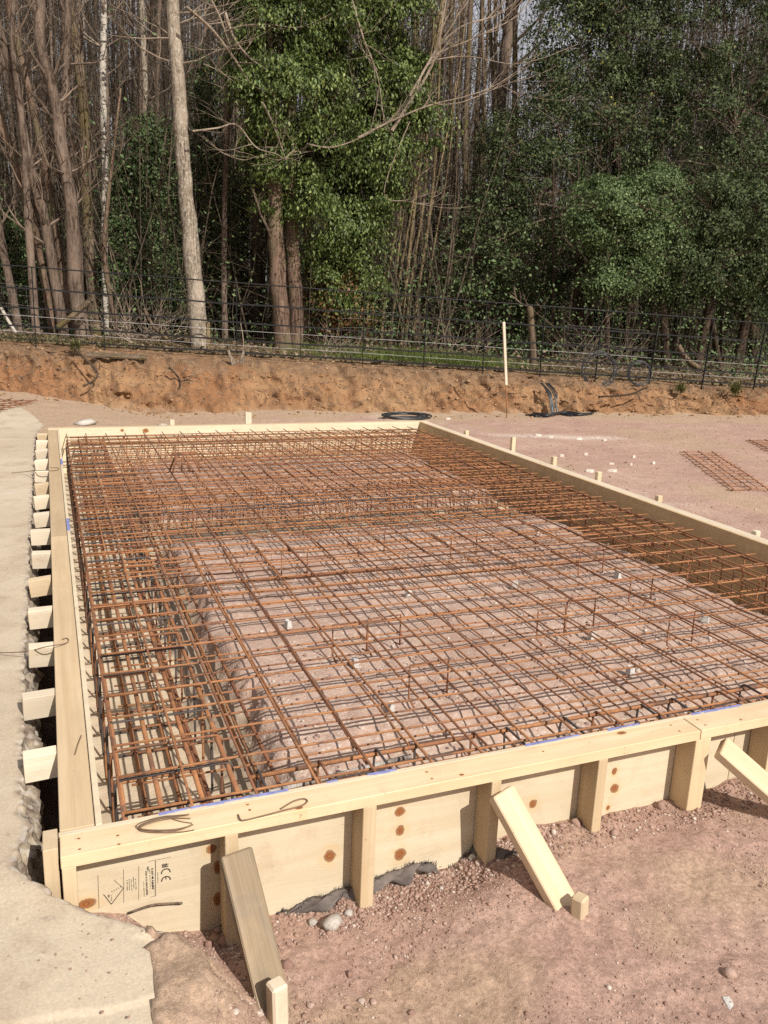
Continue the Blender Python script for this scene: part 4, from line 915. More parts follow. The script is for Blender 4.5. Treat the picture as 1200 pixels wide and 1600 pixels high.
# small dangling roots and twigs over the bank
mb = MB(); rs = random.Random(3)
for k in range(1500):
    x = rs.uniform(-4, 15); v = rs.uniform(.2, .8); ui = int((x + 12) / .03); vi = int(v * 83); p = Vb.reshape(len(us), 84, 3)[ui, vi] + np.array([0, -.01, .01])
    L = rs.uniform(.05, .28); an = rs.uniform(-1.6, 1.6)
    mb.tube([p, p + np.array([math.sin(an) * L * .5, -.03, -L * .35 * math.cos(an)]), p + np.array([math.sin(an) * L, -.03 - rs.uniform(0, .05), -L * .8 * math.cos(an)])], [rs.uniform(.003, .008), .003, .0015], 3)
tag(mb.build('hanging_roots', M['twig']), 'fine brown roots dangling out of the cut bank face', 'roots', kind='stuff')

# ------------------------------------------------------------------ foliage builders
def leaves(name, C, N, L, mat, parent=None, droop=.5, wide=.55, rng=RNG, vshift=0.0):
    """one folded two-triangle leaf per centre, normals near N"""
    n = len(C); C = np.asarray(C)
    N = N / (np.linalg.norm(N, axis=1)[:, None] + 1e-9) + .5 * rng.normal(size=(n, 3)); N /= np.linalg.norm(N, axis=1)[:, None]
    D = rng.normal(size=(n, 3)); D[:, 2] -= droop * 2; D -= N * np.sum(D * N, 1)[:, None]; D /= np.linalg.norm(D, axis=1)[:, None]
    S = np.cross(N, D); l = L * rng.uniform(.4, 1.45, n)[:, None]; wv = l * wide * .5
    tip = C + D * l * .55; base = C - D * l * .45; k = .25
    a = C + S * wv + N * wv * k; b = C - S * wv + N * wv * k
    V = np.stack([base, a, tip, b], 1).reshape(-1, 3); o = 4 * np.arange(n)[:, None]
    F = np.concatenate([o + [0, 1, 2], o + [0, 2, 3]], 1).reshape(-1, 3)
    v = np.clip(rng.beta(1.5, 1.8, n) + vshift, 0, 1)
    return np_mesh(name, V, F, mat, parent, fattr={'v': np.repeat(v, 2)})
def blob_leaves(blobs, ncl, per, csz, rng=RNG, shell=.55):
    """blobs (centre, radii) -> leaf centres and normals, grouped in sprays"""
    Cs, Ns = [], []
    tot = sum(r[0] * r[2] for c, r in blobs)
    for c, r in blobs:
        k = max(3, int(ncl * r[0] * r[2] / tot)); d = rng.normal(size=(k, 3)); d /= np.linalg.norm(d, axis=1)[:, None]
        rad = (shell + (1.08 - shell) * rng.random(k) ** .6)[:, None]
        cc = np.asarray(c) + d * np.asarray(r) * rad
        sz = csz * rng.uniform(.4, 1.7, k)
        cnt = rng.poisson(per, k)
        ci = np.repeat(np.arange(k), cnt); q = rng.normal(size=(len(ci), 3)) * np.array([.55, .55, .26])
        q[:, 2] -= .55 * (q[:, 0] ** 2 + q[:, 1] ** 2)
        Cs.append(cc[ci] + q * sz[ci][:, None]); nn = d[ci] * .7 + q * .7 + np.array([0, 0, .45]); Ns.append(nn)
    return np.concatenate(Cs), np.concatenate(Ns)
def pblob(px, py, rx, ry, Y, dy=None):
    c = at(px, py, Y); s = float((c - CAM) @ FW) / FPX
    return (c, np.array([rx * s, (dy if dy else .8 * rx * s), ry * s]))
def trunk_tube(mb, P, rad, n=9, jit=.03):
    pts = curve_pts(P, 5); m = len(pts); r = np.interp(np.linspace(0, 1, m), np.linspace(0, 1, len(rad)), rad)
    r = [x * (1 + rr.uniform(-.05, .05)) for x in r]; r[0] *= 1.25
    pts = [p + np.array([rr.uniform(-1, 1), rr.uniform(-1, 1), 0]) * jit * r[i] * 3 for i, p in enumerate(pts)]
    mb.tube(pts, r, n); return pts, r
def bough(mb, p, d, L, r, depth, rs, up=.25, n=4, twigs=3):
    d = d / np.linalg.norm(d); P = [p]; q = np.array(p); k = 5
    for i in range(k):
        d = d + np.array([rs.uniform(-.22, .22), rs.uniform(-.22, .22), rs.uniform(-.16, .16) + up * .3]); d = d / np.linalg.norm(d)
        q = q + d * L / k; P.append(q)
    mb.tube(P, [r * (1 - .8 * i / k) for i in range(k + 1)], n, cap=False)
    if depth > 0:
        for j in range(twigs):
            i = rs.randint(1, k - 1); s = np.array([rs.uniform(-1, 1), rs.uniform(-1, 1), rs.uniform(-.2, .9)])
            bough(mb, P[i], d * .8 + s * .8, L * rs.uniform(.35, .6), r * .5, depth - 1, rs, up, 3, twigs)
def bare_tree(label, path, Y, radpx, mat, bmat='twig', group=None, nb=8, seed=1, blen=1.2, zmin=.25, ext=1.0, dY=0.0, name='bare_tree', up=.35, bdepth=2, bdir=None):
    """path: traced trunk line (px, py) set at depth Y; radius in photo pixels along it"""
    rs = random.Random(seed); P = [at(px, py, Y + dY * k / max(1, len(path) - 1)) for k, (px, py) in enumerate(path)]
    P[0][2] = float(wood_z(P[0][0], P[0][1])) - .12
    s = float((P[0] - CAM) @ FW) / FPX
    e = P[-1] - P[-2]; P.append(P[-1] + e / np.linalg.norm(e) * ext)
    root = empty(name, tuple(P[0] + (0, 0, .12)), label, 'tree', group)
    if group == GL or mat == 'bark_brown':
        rad = [x * s * .74 for x in radpx]
        for q in range(1, len(P)): P[q] = P[q] + np.array([rs.uniform(-.07, .07), rs.uniform(-.1, .1), 0])
    else: rad = [x * s for x in radpx]
    rad.append(rad[-1] * .7)
    mb = MB(); pts, r = trunk_tube(mb, P, rad); mb.build('trunk', M[mat], root, True)
    if nb:
        for k in range(nb):
            mb = MB(); i = rs.randint(int(len(pts) * zmin), len(pts) - 1); an = rs.uniform(0, 6.283) if bdir is None else bdir + rs.uniform(-.6, .6)
            bough(mb, pts[i], np.array([math.cos(an), math.sin(an) * .8, rs.uniform(.1, .9)]), blen * rs.uniform(.5, 1.3), r[i] * rs.uniform(.18, .35) + .003, bdepth, rs, up)
            mb.build('bough', M[bmat], root)
    return root

# ------------------------------------------------------------------ the trees one can tell apart
GL = 'leaning bare trees of the left clump'
bare_tree('thickest brown trunk of the left clump, forked high up, with a sawn stub', [(130, 520), (122, 440), (108, 330), (98, 240), (84, 160), (68, 70), (58, 0)], 13.6, [17, 15, 13, 12, 11, 10, 9], 'bark_brown', group=GL, seed=1, nb=9)
bare_tree('upright trunk rising close behind the thickest leaning one at the left', [(124, 500), (112, 360), (103, 220), (99, 100), (104, 0)], 14.2, [12, 10, 8, 7.5, 6.5], 'bark_brown', group=GL, seed=2)
bare_tree('mossy trunk right of the left clump leaning slightly left', [(150, 505), (143, 400), (136, 280), (127, 150), (116, 0)], 15.2, [13, 11.5, 10.5, 9.5, 8.5], 'bark_moss', group=GL, seed=3)
bare_tree('second leaning trunk of the left clump, its top running out at the left', [(102, 505), (86, 420), (70, 340), (48, 240), (20, 140), (-14, 20)], 13.9, [12, 10.5, 10, 9, 8.5, 8], 'bark_brown', group=GL, seed=4, nb=10)
bare_tree('straight dark stem low in the left clump nearest the netting', [(55, 492), (45, 390), (36, 280), (32, 200), (26, 60)], 13.7, [9, 8, 7, 6, 5], 'bark_brown', group=GL, seed=5)
bare_tree('slim trunk leaning hard left across the left clump', [(84, 500), (52, 370), (22, 250), (0, 160), (-30, 60)], 14.6, [9, 8, 8, 7, 7], 'bark_red', group=GL, seed=6, nb=9)
bare_tree('trunk leaning left with an upper fork near the top left corner', [(112, 495), (92, 380), (66, 250), (44, 140), (22, 20)], 15.0, [8.5, 7.5, 7, 6.5, 6], 'bark_red', group=GL, seed=7, nb=9)
bare_tree('leftmost leaning trunk at the picture edge', [(30, 500), (10, 400), (-12, 280), (-50, 100)], 14.3, [9, 8, 8, 7], 'bark_brown', group=GL, seed=8, nb=8)
bare_tree('thin trunk crossing behind the mossy one', [(140, 500), (118, 330), (84, 150), (56, -10)], 16.0, [6, 6, 5, 4.5], 'bark_brown', group=GL, seed=9, nb=10)
bare_tree('slim white birch with black marks right of the left clump', [(165, 505), (163, 400), (164, 280), (161, 150), (162, 30)], 15.4, [4.5, 4.8, 5, 5, 4.6], 'birch', 'twig_pale', nb=7, seed=10, zmin=.7, name='birch_tree')
bare_tree('thin grey trunk standing behind and left of the pale straight trunk', [(240, 500), (234, 330), (228, 160), (221, 0)], 17.2, [5, 4.5, 4.2, 4], 'bark_grey', nb=8, seed=11)
pine = bare_tree('pale straight mottled trunk standing alone at the fence', [(313, 535), (303, 430), (292, 320), (284, 220), (278, 120), (269, 0)], 13.35, [15, 13, 11.5, 10.5, 10, 9], 'bark_grey', 'twig_pale', nb=0, seed=12, ext=2.5, name='pine_tree')
rs = random.Random(4)
for (px, py, dx, dz, L) in [(279, 100, 1, .25, 1.6), (273, 60, -1, -.1, 1.3), (279, 100, -1, .05, 1.6), (270, 20, 1, .1, 1.5), (268, 0, -1, .2, 1.4), (272, 60, -.8, .5, 1.2), (272, 40, .9, .6, 1.5)]:
    mb = MB(); p = at(px, py, 13.35); bough(mb, p, np.array([dx, rs.uniform(-.5, .2), dz]), L, .014, 1, rs, .1); mb.build('bough', M['twig_pale'], pine)
o = bare_tree('reddish thin sapling trunk left of the pale straight trunk', [(186, 500), (168, 440), (163, 380), (170, 300), (178, 230)], 14.6, [4, 4, 4, 3, 2], 'bark_red', nb=7, seed=13, blen=.8)

# twin trunks and the ivy-covered tree
bare_tree('left one of the twin reddish trunks below the ivy', [(443, 556), (437, 470), (432, 380), (428, 280), (420, 120), (414, 0)], 13.7, [15, 13, 12, 11, 9, 8], 'bark_red', group='trunks below the ivy', nb=3, seed=14)
bare_tree('right one of the twin reddish trunks below the ivy', [(464, 556), (462, 470), (456, 380), (452, 280), (450, 120), (452, 0)], 13.9, [13, 12, 11, 10, 9, 8], 'bark_red', group='trunks below the ivy', nb=3, seed=15)
bare_tree('dark thin stem just right of the twin trunks', [(474, 552), (478, 460), (480, 370), (484, 250)], 14.3, [6, 5, 5, 4], 'bark_moss', group='trunks below the ivy', nb=2, seed=16)
bare_tree('shaded trunk standing behind and left of the twin trunks', [(401, 545), (401, 450), (402, 330), (400, 180), (398, 20)], 15.4, [10, 9, 8.5, 8, 7], 'bark_dark', group='trunks below the ivy', nb=6, seed=17)
bare_tree('thin shaded trunk between the pale straight trunk and the twin trunks', [(380, 540), (382, 450), (385, 330), (388, 180)], 16.2, [6, 5.5, 5, 4], 'bark_dark', group='trunks below the ivy', nb=6, seed=18)
ivt = empty('ivy_covered_tree', tuple(at(525, 560, 14.2)), 'big tree wrapped in glossy green ivy with orange dying leaves near its foot', 'tree')
mb = MB(); trunk_tube(mb, [at(528, 575, 14.2), at(527, 450, 14.2), at(524, 300, 14.25), at(520, 120, 14.3), at(518, -120, 14.3)], [.22, .19, .17, .15, .12], 10); mb.build('trunk', M['bark_dark'], ivt, True)
rs = random.Random(8)
for (px, py, dx, dz, L, r) in [(524, 200, 1, .5, 2.0, .05), (522, 150, -1, .5, 1.8, .05), (520, 60, .8, .7, 2.2, .05), (520, 60, -.9, .6, 2.0, .05), (524, 280, -1, .2, 1.4, .03), (526, 300, 1, .35, 1.3, .03)]:
    mb = MB(); bough(mb, at(px, py, 14.2), np.array([dx, -.3, dz]), L, r, 1, rs); mb.build('bough', M['bark_dark'], ivt)
IB = [(432, 55, 70, 62), (530, 40, 95, 62), (622, 50, 54, 85), (390, 150, 45, 50), (400, 90, 40, 40), (655, 200, 34, 40), (470, 150, 85, 62), (572, 150, 72, 70), (640, 130, 34, 60), (425, 235, 42, 40), (505, 232, 88, 60), (592, 235, 52, 60), (450, 300, 52, 36), (540, 305, 72, 46), (600, 290, 34, 40),
      (516, 372, 46, 44), (566, 392, 36, 52), (540, 350, 45, 40), (520, 440, 36, 36), (572, 455, 26, 36), (500, -70, 120, 80), (610, -70, 80, 70), (400, -50, 60, 60)]
rgi = np.random.default_rng(41)
bl = [pblob(*b, 13.75 + .25 * math.sin(k * 2.1) - (.35 if b[0] < 480 else 0)) for k, b in enumerate(IB)]
C, N = blob_leaves(bl, 480, 330, .29, rgi, .62)
leaves('ivy_leaves', C, N, .066, M['ivy'], ivt, 1.3, .52, rgi)
bl = [pblob(505, 470, 22, 45, 13.95), pblob(535, 470, 40, 42, 13.95), pblob(575, 480, 12, 55, 13.95), pblob(520, 430, 30, 28, 13.9)]
C, N = blob_leaves(bl, 80, 45, .24, rgi, .8); leaves('dying_leaves', C, N, .07, M['ivy_red'], ivt, .5, .7, rgi)

# hazel poles right of the ivy
HZ = [((594, 545), (606, 430), (640, 260), (662, 140), (690, 0), 3.0), ((601, 545), (625, 430), (648, 300), (672, 150), (684, 0), 2.6), ((608, 545), (620, 420), (634, 300), (650, 180), (655, 40), 2.4), ((625, 545), (634, 450), (650, 300), (660, 200), (690, 20), 4.2),
      ((632, 545), (642, 440), (664, 300), (668, 180), (676, 60), 3.2), ((646, 545), (652, 460), (668, 360), (682, 220), (688, 60), 4.6), ((640, 545), (660, 400), (690, 250), (716, 120), (730, 0), 2.4), ((655, 540), (676, 400), (700, 260), (712, 120), (720, -10), 2.2),
      ((598, 545), (600, 440), (604, 340), (612, 260), (616, 200), 2.0), ((616, 545), (640, 380), (652, 250), (676, 120), (700, 10), 2.0)]
HL = ['leftmost thin yellow-brown pole right of the ivy', 'second thin yellow-brown pole from the ivy, leaning right', 'thin pole of the pale clump staying nearly upright at mid height', 'stout pole of the pale clump with a bend above the fence', 'medium pole of the pale clump just left of the thickest',
      'thickest pole of the pale clump at its right side', 'long thin pole of the pale clump leaning far to the right', 'rightmost thin pole of the pale clump', 'short pole of the pale clump hugging the ivy edge', 'thin pole crossing the middle of the pale clump']
for k, h in enumerate(HZ):
    w_ = h[-1] * .72; bare_tree(HL[k], h[:-1], 14.1 + .12 * k, [w_, w_ * .9, w_ * .8, w_ * .65, w_ * .5], 'hazel', 'twig_pale' if k % 2 else 'twig', 'pale hazel poles right of the ivy', nb=7, seed=30 + k, blen=1.0, zmin=.4, name='hazel_pole')
# grey tree behind, and the long sweeping branches
bare_tree('broad grey trunk in shade behind the hazel poles', [(772, 520), (776, 330), (783, 200), (790, 100), (796, 0)], 18.5, [15, 13, 12, 11.5, 11], 'bark_brown', nb=12, seed=51, blen=2.0, zmin=.55)
bt = empty('bare_tree', tuple(at(640, 552, 13.6)), 'bare tree whose long pale boughs sweep up to the right across the hazel poles', 'tree')
mb = MB(); rs = random.Random(12)
mb.tube([at(655, 585, 15.0), at(650, 470, 15.0), at(640, 300, 14.6), at(640, 190, 14.0)], [.10, .09, .075, .06], 8); mb.build('trunk', M['bark_brown'], bt, True)
mb = MB()
for P, r in [([(612, 205), (640, 160), (676, 100), (690, 40), (700, -20)], .034), ([(640, 150), (680, 80), (712, 30), (740, -30)], .026), ([(650, 140), (676, 90), (740, 60), (800, 30), (830, 0)], .022), ([(680, 78), (720, 42), (780, 22), (812, -5)], .018), ([(672, 95), (730, 88), (800, 100), (850, 90), (900, 70)], .012),
             ([(560, 215), (610, 190), (670, 165), (730, 150), (780, 130), (850, 80)], .022), ([(668, 148), (680, 162), (720, 160), (770, 140), (820, 120)], .014), ([(780, 132), (815, 148), (850, 155)], .008), ([(480, 225), (520, 230), (570, 212), (612, 185)], .016), ([(550, 0), (568, 60), (590, 120), (600, 190)], .02),
             ([(640, 190), (600, 300), (640, 315), (700, 325), (740, 322)], .010), ([(590, 110), (560, 60), (600, 45)], .009)]:
    mb = MB(); Q = [at(px, py, 12.9 + .1 * math.sin(px * .05)) for px, py in P]; q = curve_pts(Q, 6)
    mb.tube(q, [r * (1 - .75 * i / len(q)) for i in range(len(q))], 6, cap=False)
    for k in range(5):
        i = rs.randint(2, len(q) - 2); bough(mb, q[i], (q[i + 1] - q[i - 1]) / np.linalg.norm(q[i + 1] - q[i - 1]) + np.array([rs.uniform(-.5, .5), rs.uniform(-.4, .2), rs.uniform(-.3, .7)]), rs.uniform(.4, 1.1), r * .35 + .002, 1, rs, .1, 4)
    mb.build('bough', M['twig_pale'], bt)
bt = empty('bare_tree', tuple(at(352, 540, 14.6)), 'bare tree with curving pale branches between the pale straight trunk and the ivy', 'tree')
mb = MB(); trunk_tube(mb, [at(352, 556, 14.6), at(350, 430, 14.6), at(352, 300, 14.4), at(356, 120, 14.0), at(350, -40, 14)], [.07, .06, .055, .05, .04], 8); mb.build('trunk', M['bark_brown'], bt, True)
mb = MB()
for P, r in [([(290, 10), (330, 45), (365, 90), (392, 130), (410, 140)], .030), ([(352, 20), (366, 60), (390, 90), (418, 110)], .03), ([(300, 205), (340, 200), (370, 195), (400, 230), (430, 240), (446, 250)], .016), ([(330, 225), (350, 240), (380, 250), (400, 245), (430, 240)], .012),
             ([(410, 160), (425, 190), (440, 230), (446, 248)], .022), ([(350, 50), (380, 40), (420, 38), (470, 42), (520, 20)], .014), ([(318, 100), (340, 110), (362, 125), (378, 135)], .012), ([(446, 250), (455, 238), (470, 236)], .012), ([(330, 0), (345, 30), (360, 75)], .02)]:
    mb = MB(); Q = [at(px, py, 13.0 + .15 * math.sin(px * .04)) for px, py in P]; q = curve_pts(Q, 6)
    mb.tube(q, [r * (1 - .7 * i / len(q)) for i in range(len(q))], 6, cap=False)
    for k in range(5):
        i = rs.randint(2, len(q) - 2); bough(mb, q[i], np.array([rs.uniform(-1, 1), rs.uniform(-.4, .3), rs.uniform(-.4, .8)]), rs.uniform(.4, 1.0), r * .3 + .002, 1, rs, .1, 4)
    mb.build('bough', M['twig_pale'], bt)

# dark evergreens
def evergreen(label, trunks, blobs, Y, ncl, per, lsz, csz, seed, mat='holly', shell=.55, group=None, name='holly_tree', droop=.35, vs=0.0):
    rg = np.random.default_rng(seed); b0 = at(*trunks[0][0], Y); b0[2] = float(wood_z(b0[0], b0[1]))
    root = empty(name, tuple(b0), label, 'tree', group)
    for tr in trunks:
        P = [at(px, py, Y + .1) for px, py in tr[:-1]]; P[0][2] = float(wood_z(P[0][0], P[0][1])) - .1; mb = MB(); w_ = tr[-1]
        trunk_tube(mb, P, [w_, w_ * .85, w_ * .6], 8); mb.build('trunk', M['bark_dark'], root, True)
    rs = random.Random(seed)
    bl = [pblob(*b[:4], Y + (b[4] if len(b) > 4 else 0)) for b in blobs]
    for c, r in bl:
        a = at(*trunks[0][-2], Y); mb = MB()
        mb.tube(curve_pts([a, (a + c) / 2 + np.array([0, 0, .15]), c], 4), [.03, .028, .026, .024, .022, .02, .018, .015, .012], 5, cap=False)
        for k in range(9): bough(mb, c, rs.uniform(.5, 1) * np.array([rs.uniform(-1, 1), rs.uniform(-1, .5), rs.uniform(-.6, .8)]), r[0] * 1.45, .010, 1, rs, .1)
        mb.build('bough', M['twig'], root)
    C, N = blob_leaves(bl, ncl, per, csz, rg, shell); leaves('foliage', C, N, lsz, M[mat], root, droop, .58, rg, vs)
    return root
evergreen('dark dense holly filling the middle between the hazel poles and the bright bush', [((905, 560), (906, 450), (900, 330), .13), ((760, 545), (765, 460), (770, 380), .06)],
          [(775, 330, 62, 62), (850, 300, 70, 80), (740, 400, 58, 52), (820, 410, 70, 46), (790, 230, 45, 60), (870, 200, 55, 70), (900, 390, 50, 50), (735, 470, 40, 30, .3), (690, 440, 30, 40, .6), (850, 460, 50, 26, .5), (800, 470, 75, 45, 2.6), (930, 470, 75, 50, 2.9), (1050, 470, 75, 45, 2.7), (1160, 475, 75, 45, 3.0)], 14.6, 470, 160, .062, .30, 61)  # last four blobs: foliage added further back to deepen the shade below
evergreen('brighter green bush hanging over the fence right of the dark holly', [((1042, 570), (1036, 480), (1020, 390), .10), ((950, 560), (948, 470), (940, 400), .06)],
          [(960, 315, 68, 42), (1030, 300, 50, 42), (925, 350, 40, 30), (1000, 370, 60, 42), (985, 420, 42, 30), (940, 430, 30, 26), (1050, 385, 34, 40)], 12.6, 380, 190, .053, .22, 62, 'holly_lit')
evergreen('dark holly at the right picture edge with leaning bare trunks', [((1150, 575), (1168, 490), (1195, 400), .12), ((1090, 570), (1108, 480), (1120, 400), .10), ((1130, 575), (1112, 500), (1102, 420), .07)],
          [(1110, 330, 62, 62), (1180, 330, 55, 70), (1120, 410, 60, 42), (1190, 420, 50, 50), (1250, 380, 70, 90), (1080, 400, 42, 46), (1160, 470, 50, 26, .4), (1060, 450, 36, 26, .3)], 12.3, 350, 160, .060, .28, 63, 'holly')
evergreen('tall dark evergreen rising above the bright bush to the top of the picture', [((985, 560), (975, 400), (960, 200), .16)],
          [(900, 60, 75, 80), (985, 50, 80, 80), (930, 150, 75, 60), (1010, 160, 75, 70), (960, 235, 70, 50), (850, 130, 40, 60), (940, -60, 110, 80)], 15.2, 350, 155, .064, .34, 64, 'holly', vs=.03)
evergreen('tall dark evergreen in the top right corner', [((1180, 560), (1172, 400), (1150, 200), .15)],
          [(1080, 60, 70, 80), (1160, 50, 70, 80), (1090, 170, 70, 70), (1170, 170, 75, 70), (1130, 260, 75, 50), (1250, 100, 90, 140), (1200, 270, 50, 60), (1120, -70, 120, 80)], 14.6, 350, 155, .064, .34, 65, 'holly')
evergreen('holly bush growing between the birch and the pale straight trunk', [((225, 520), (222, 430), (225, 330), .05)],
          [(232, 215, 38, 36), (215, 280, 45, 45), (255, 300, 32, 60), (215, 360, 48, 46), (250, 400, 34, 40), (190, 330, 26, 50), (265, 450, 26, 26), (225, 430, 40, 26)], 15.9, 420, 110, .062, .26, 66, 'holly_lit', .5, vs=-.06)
evergreen('ivy-clad dark bush right behind the pale straight trunk', [((330, 530), (328, 400), (322, 200), .07)],
          [(318, 130, 18, 50), (322, 230, 20, 60), (330, 330, 28, 60), (345, 400, 34, 50), (335, 460, 30, 36), (365, 300, 22, 50)], 16.3, 260, 100, .064, .26, 67, 'holly', .5, vs=.1)
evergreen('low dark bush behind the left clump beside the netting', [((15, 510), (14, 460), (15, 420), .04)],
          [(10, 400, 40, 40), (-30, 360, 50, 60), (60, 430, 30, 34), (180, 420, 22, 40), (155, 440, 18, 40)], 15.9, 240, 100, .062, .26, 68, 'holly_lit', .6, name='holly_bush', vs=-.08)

# stump post and short trunk at the fence
o = timber('stump_post', tuple(bank_pt(326, 548, .35)), tuple(bank_pt(325, 503, .35)), .06, .06, (0, 1, 0), M['hazel']); tag(o, 'short sawn post just right of the pale straight trunk', 'post')
bare_tree('short mossy cut trunk behind the fence right of the marker pole', [(834, 575), (832, 540), (830, 510), (828, 484)], 11.9, [6.5, 5.5, 5, 5], 'bark_moss', nb=3, seed=71, ext=.05, blen=.5, zmin=.6, name='tree_stump')
# slim stems in the wood behind, several kinds
rs = random.Random(21)
GR = [('slender bare brown tree in the wood behind the left clump', 'slender trees behind the left clump', -40, 165, 'bark_brown', 9),
      ('slender bare tree in the shade between the pale straight trunk and the ivy', 'slender trees left of the ivy', 185, 400, 'bark_brown', 12),
      ('thin bare tree in the gap between the ivy and the dark holly', 'slender trees in the gap right of the ivy', 660, 800, 'bark_moss', 12),
      ('thin dark trunk standing in deep shade below the right evergreens', 'dark trunks below the right evergreens', 840, 1230, 'bark_dark', 12)]
for lb, g, x0, x1, mt, n in GR:
    for k in range(n):
        px = x0 + (x1 - x0) * (k + rs.random()) / n; Y = rs.uniform(16.3, 20.5) if mt != 'bark_dark' else rs.uniform(13.5, 17)
        l1 = rs.uniform(-20, 20) - (14 if x1 < 200 else 0); w_ = rs.uniform(2.5, 6)
        bare_tree(lb, [(px, 530), (px + l1 * .3, 430), (px + l1 * .5, 380), (px + l1 * .6, 330)] if mt == 'bark_dark' else [(px, 530), (px + l1 * .3, 380), (px + l1 * .7 + rs.uniform(-6, 6), 200), (px + l1 * 1.2, 0)], Y, [w_, w_ * .85, w_ * .7, w_ * .6], mt, 'twig', g, nb=7, seed=100 + k + int(x0), blen=1.3, zmin=.3)

# brushwood heaps behind the fence
def heap(label, px, py, dy, wpx, hpx, n, seed, mat='twig_pale'):
    rs = random.Random(seed); c = bank_pt(px, py, dy); s = float((c - CAM) @ FW) / FPX; mb = MB()
    for k in range(n):
        a = c + np.array([rs.uniform(-1, 1) * wpx * s, rs.uniform(-.35, .5), rs.random() * .15]); an = rs.uniform(-1.2, 1.2)
        L = hpx * s * rs.uniform(.4, 1.2); d = np.array([math.sin(an), rs.uniform(-.3, .3), math.cos(an) * .8])
        bough(mb, a, d, L, rs.uniform(.004, .011), 1, rs, -.05, 4, 2)
    return tag(mb.build('brushwood_heap', M[mat]), label, 'brushwood', 'brushwood heaps behind the fence')
heap('tangled heap of dead twigs behind the fence left of the pale straight trunk', 225, 535, .9, 45, 95, 55, 1)
heap('long arching dead stems lying behind the fence left of the marker pole', 705, 555, .7, 60, 60, 26, 2, 'twig')
heap('heap of dead branches behind the fence at the pipe coils', 930, 575, .7, 70, 90, 40, 3, 'twig')
heap('twiggy heap at the foot of the ivy-covered tree', 530, 560, .8, 40, 50, 40, 4)
heap('low dead branches behind the fence at the right', 1120, 590, .9, 80, 45, 30, 5, 'twig')
for P, r, lb in [([(0, 478), (12, 500), (25, 520)], .028, 'fallen white birch limb at the far left behind the fence'), ([(90, 512), (118, 490), (140, 470)], .05, 'thick fallen log leaning behind the fence at the left clump'),
                 ([(225, 482), (240, 510), (262, 530)], .03, 'pale fallen branch leaning behind the fence left of the pale straight trunk'), ([(1060, 540), (1072, 560), (1092, 575)], .05, 'fallen log leaning behind the fence at the right')]:
    mb = MB(); mb.tube(curve_pts([bank_pt(px, py, .5) for px, py in P]), r, 7); tag(mb.build('fallen_branch', M['birch' if 'birch' in lb else 'bark_moss'], smooth=True), lb, 'branch')

# ------------------------------------------------------------------ what nobody could count
rg = np.random.default_rng(77)
n = 24000; x = rg.uniform(-14, 24, n); d = .25 + 7 * rg.random(n) ** 1.6; y = fence_y(x) + d; z = wood_z(x, y) + .015 + .05 * rg.random(n) ** 3
pile = np.exp(-((x - 6.3) / 1.2) ** 2) * (d > .8) + np.exp(-((x - 9.6) / 1.0) ** 2); z = z + .22 * pile * rg.random(n)
N = np.tile([0, 0, 1.], (n, 1)); tag(leaves('fallen_leaves', np.stack([x, y, z], 1), N, .075, M['dead'], None, 0, .6, rg), 'dry brown leaves littering the woodland floor behind the fence', 'leaf litter', kind='stuff')
M['grass_green'] = m_leaf('green_grass', [(0.0, (0.06, 0.09, 0.02)), (0.6, (0.13, 0.18, 0.04)), (1.0, (0.24, 0.24, 0.09))], 0.6, 0.2, 0.3)
def grass(label, cx, sx, d0, d1, n, h, seed, mt='grass'):
    rg = np.random.default_rng(seed); x = rg.normal(cx, sx, n); d = rg.uniform(d0, d1, n); y = fence_y(x) + d
    z = np.where(d > .4, wood_z(x, y), fence_z(x) + .02); P = np.stack([x, y, z], 1); L = h * rg.uniform(.4, 1.3, n)
    lean = rg.normal(size=(n, 3)) * .45; lean[:, 2] = 1; lean /= np.linalg.norm(lean, axis=1)[:, None]
    sd = np.stack([rg.normal(size=n), rg.normal(size=n), np.zeros(n)], 1); sd = .004 * sd / np.linalg.norm(sd, axis=1)[:, None]
    mid = P + lean * L[:, None] * .6; tip = P + lean * L[:, None] + np.stack([lean[:, 0], lean[:, 1], -np.abs(lean[:, 0])], 1) * L[:, None] * .4
    V = np.stack([P - sd, P + sd, mid + sd * .8, mid - sd * .8, tip], 1).reshape(-1, 3); o = 5 * np.arange(n)[:, None]
    F = np.concatenate([o + [0, 1, 2], o + [0, 2, 3], o + [3, 2, 4]], 1).reshape(-1, 3)
    tag(np_mesh('grass', V, F, M[mt], fattr={'v': np.repeat(rg.random(n), 3)}), label, 'grass', kind='stuff')
grass('green grass behind the fence between the ivy and the marker pole', 6.5, .9, .3, 2.4, 12000, .20, 81, 'grass_green')
grass('thin grass under the fence at the left', -.1, .8, -.25, .5, 500, .16, 82)
grass('sparse grass along the fence foot', 5, 5, .0, .9, 1400, .09, 83)
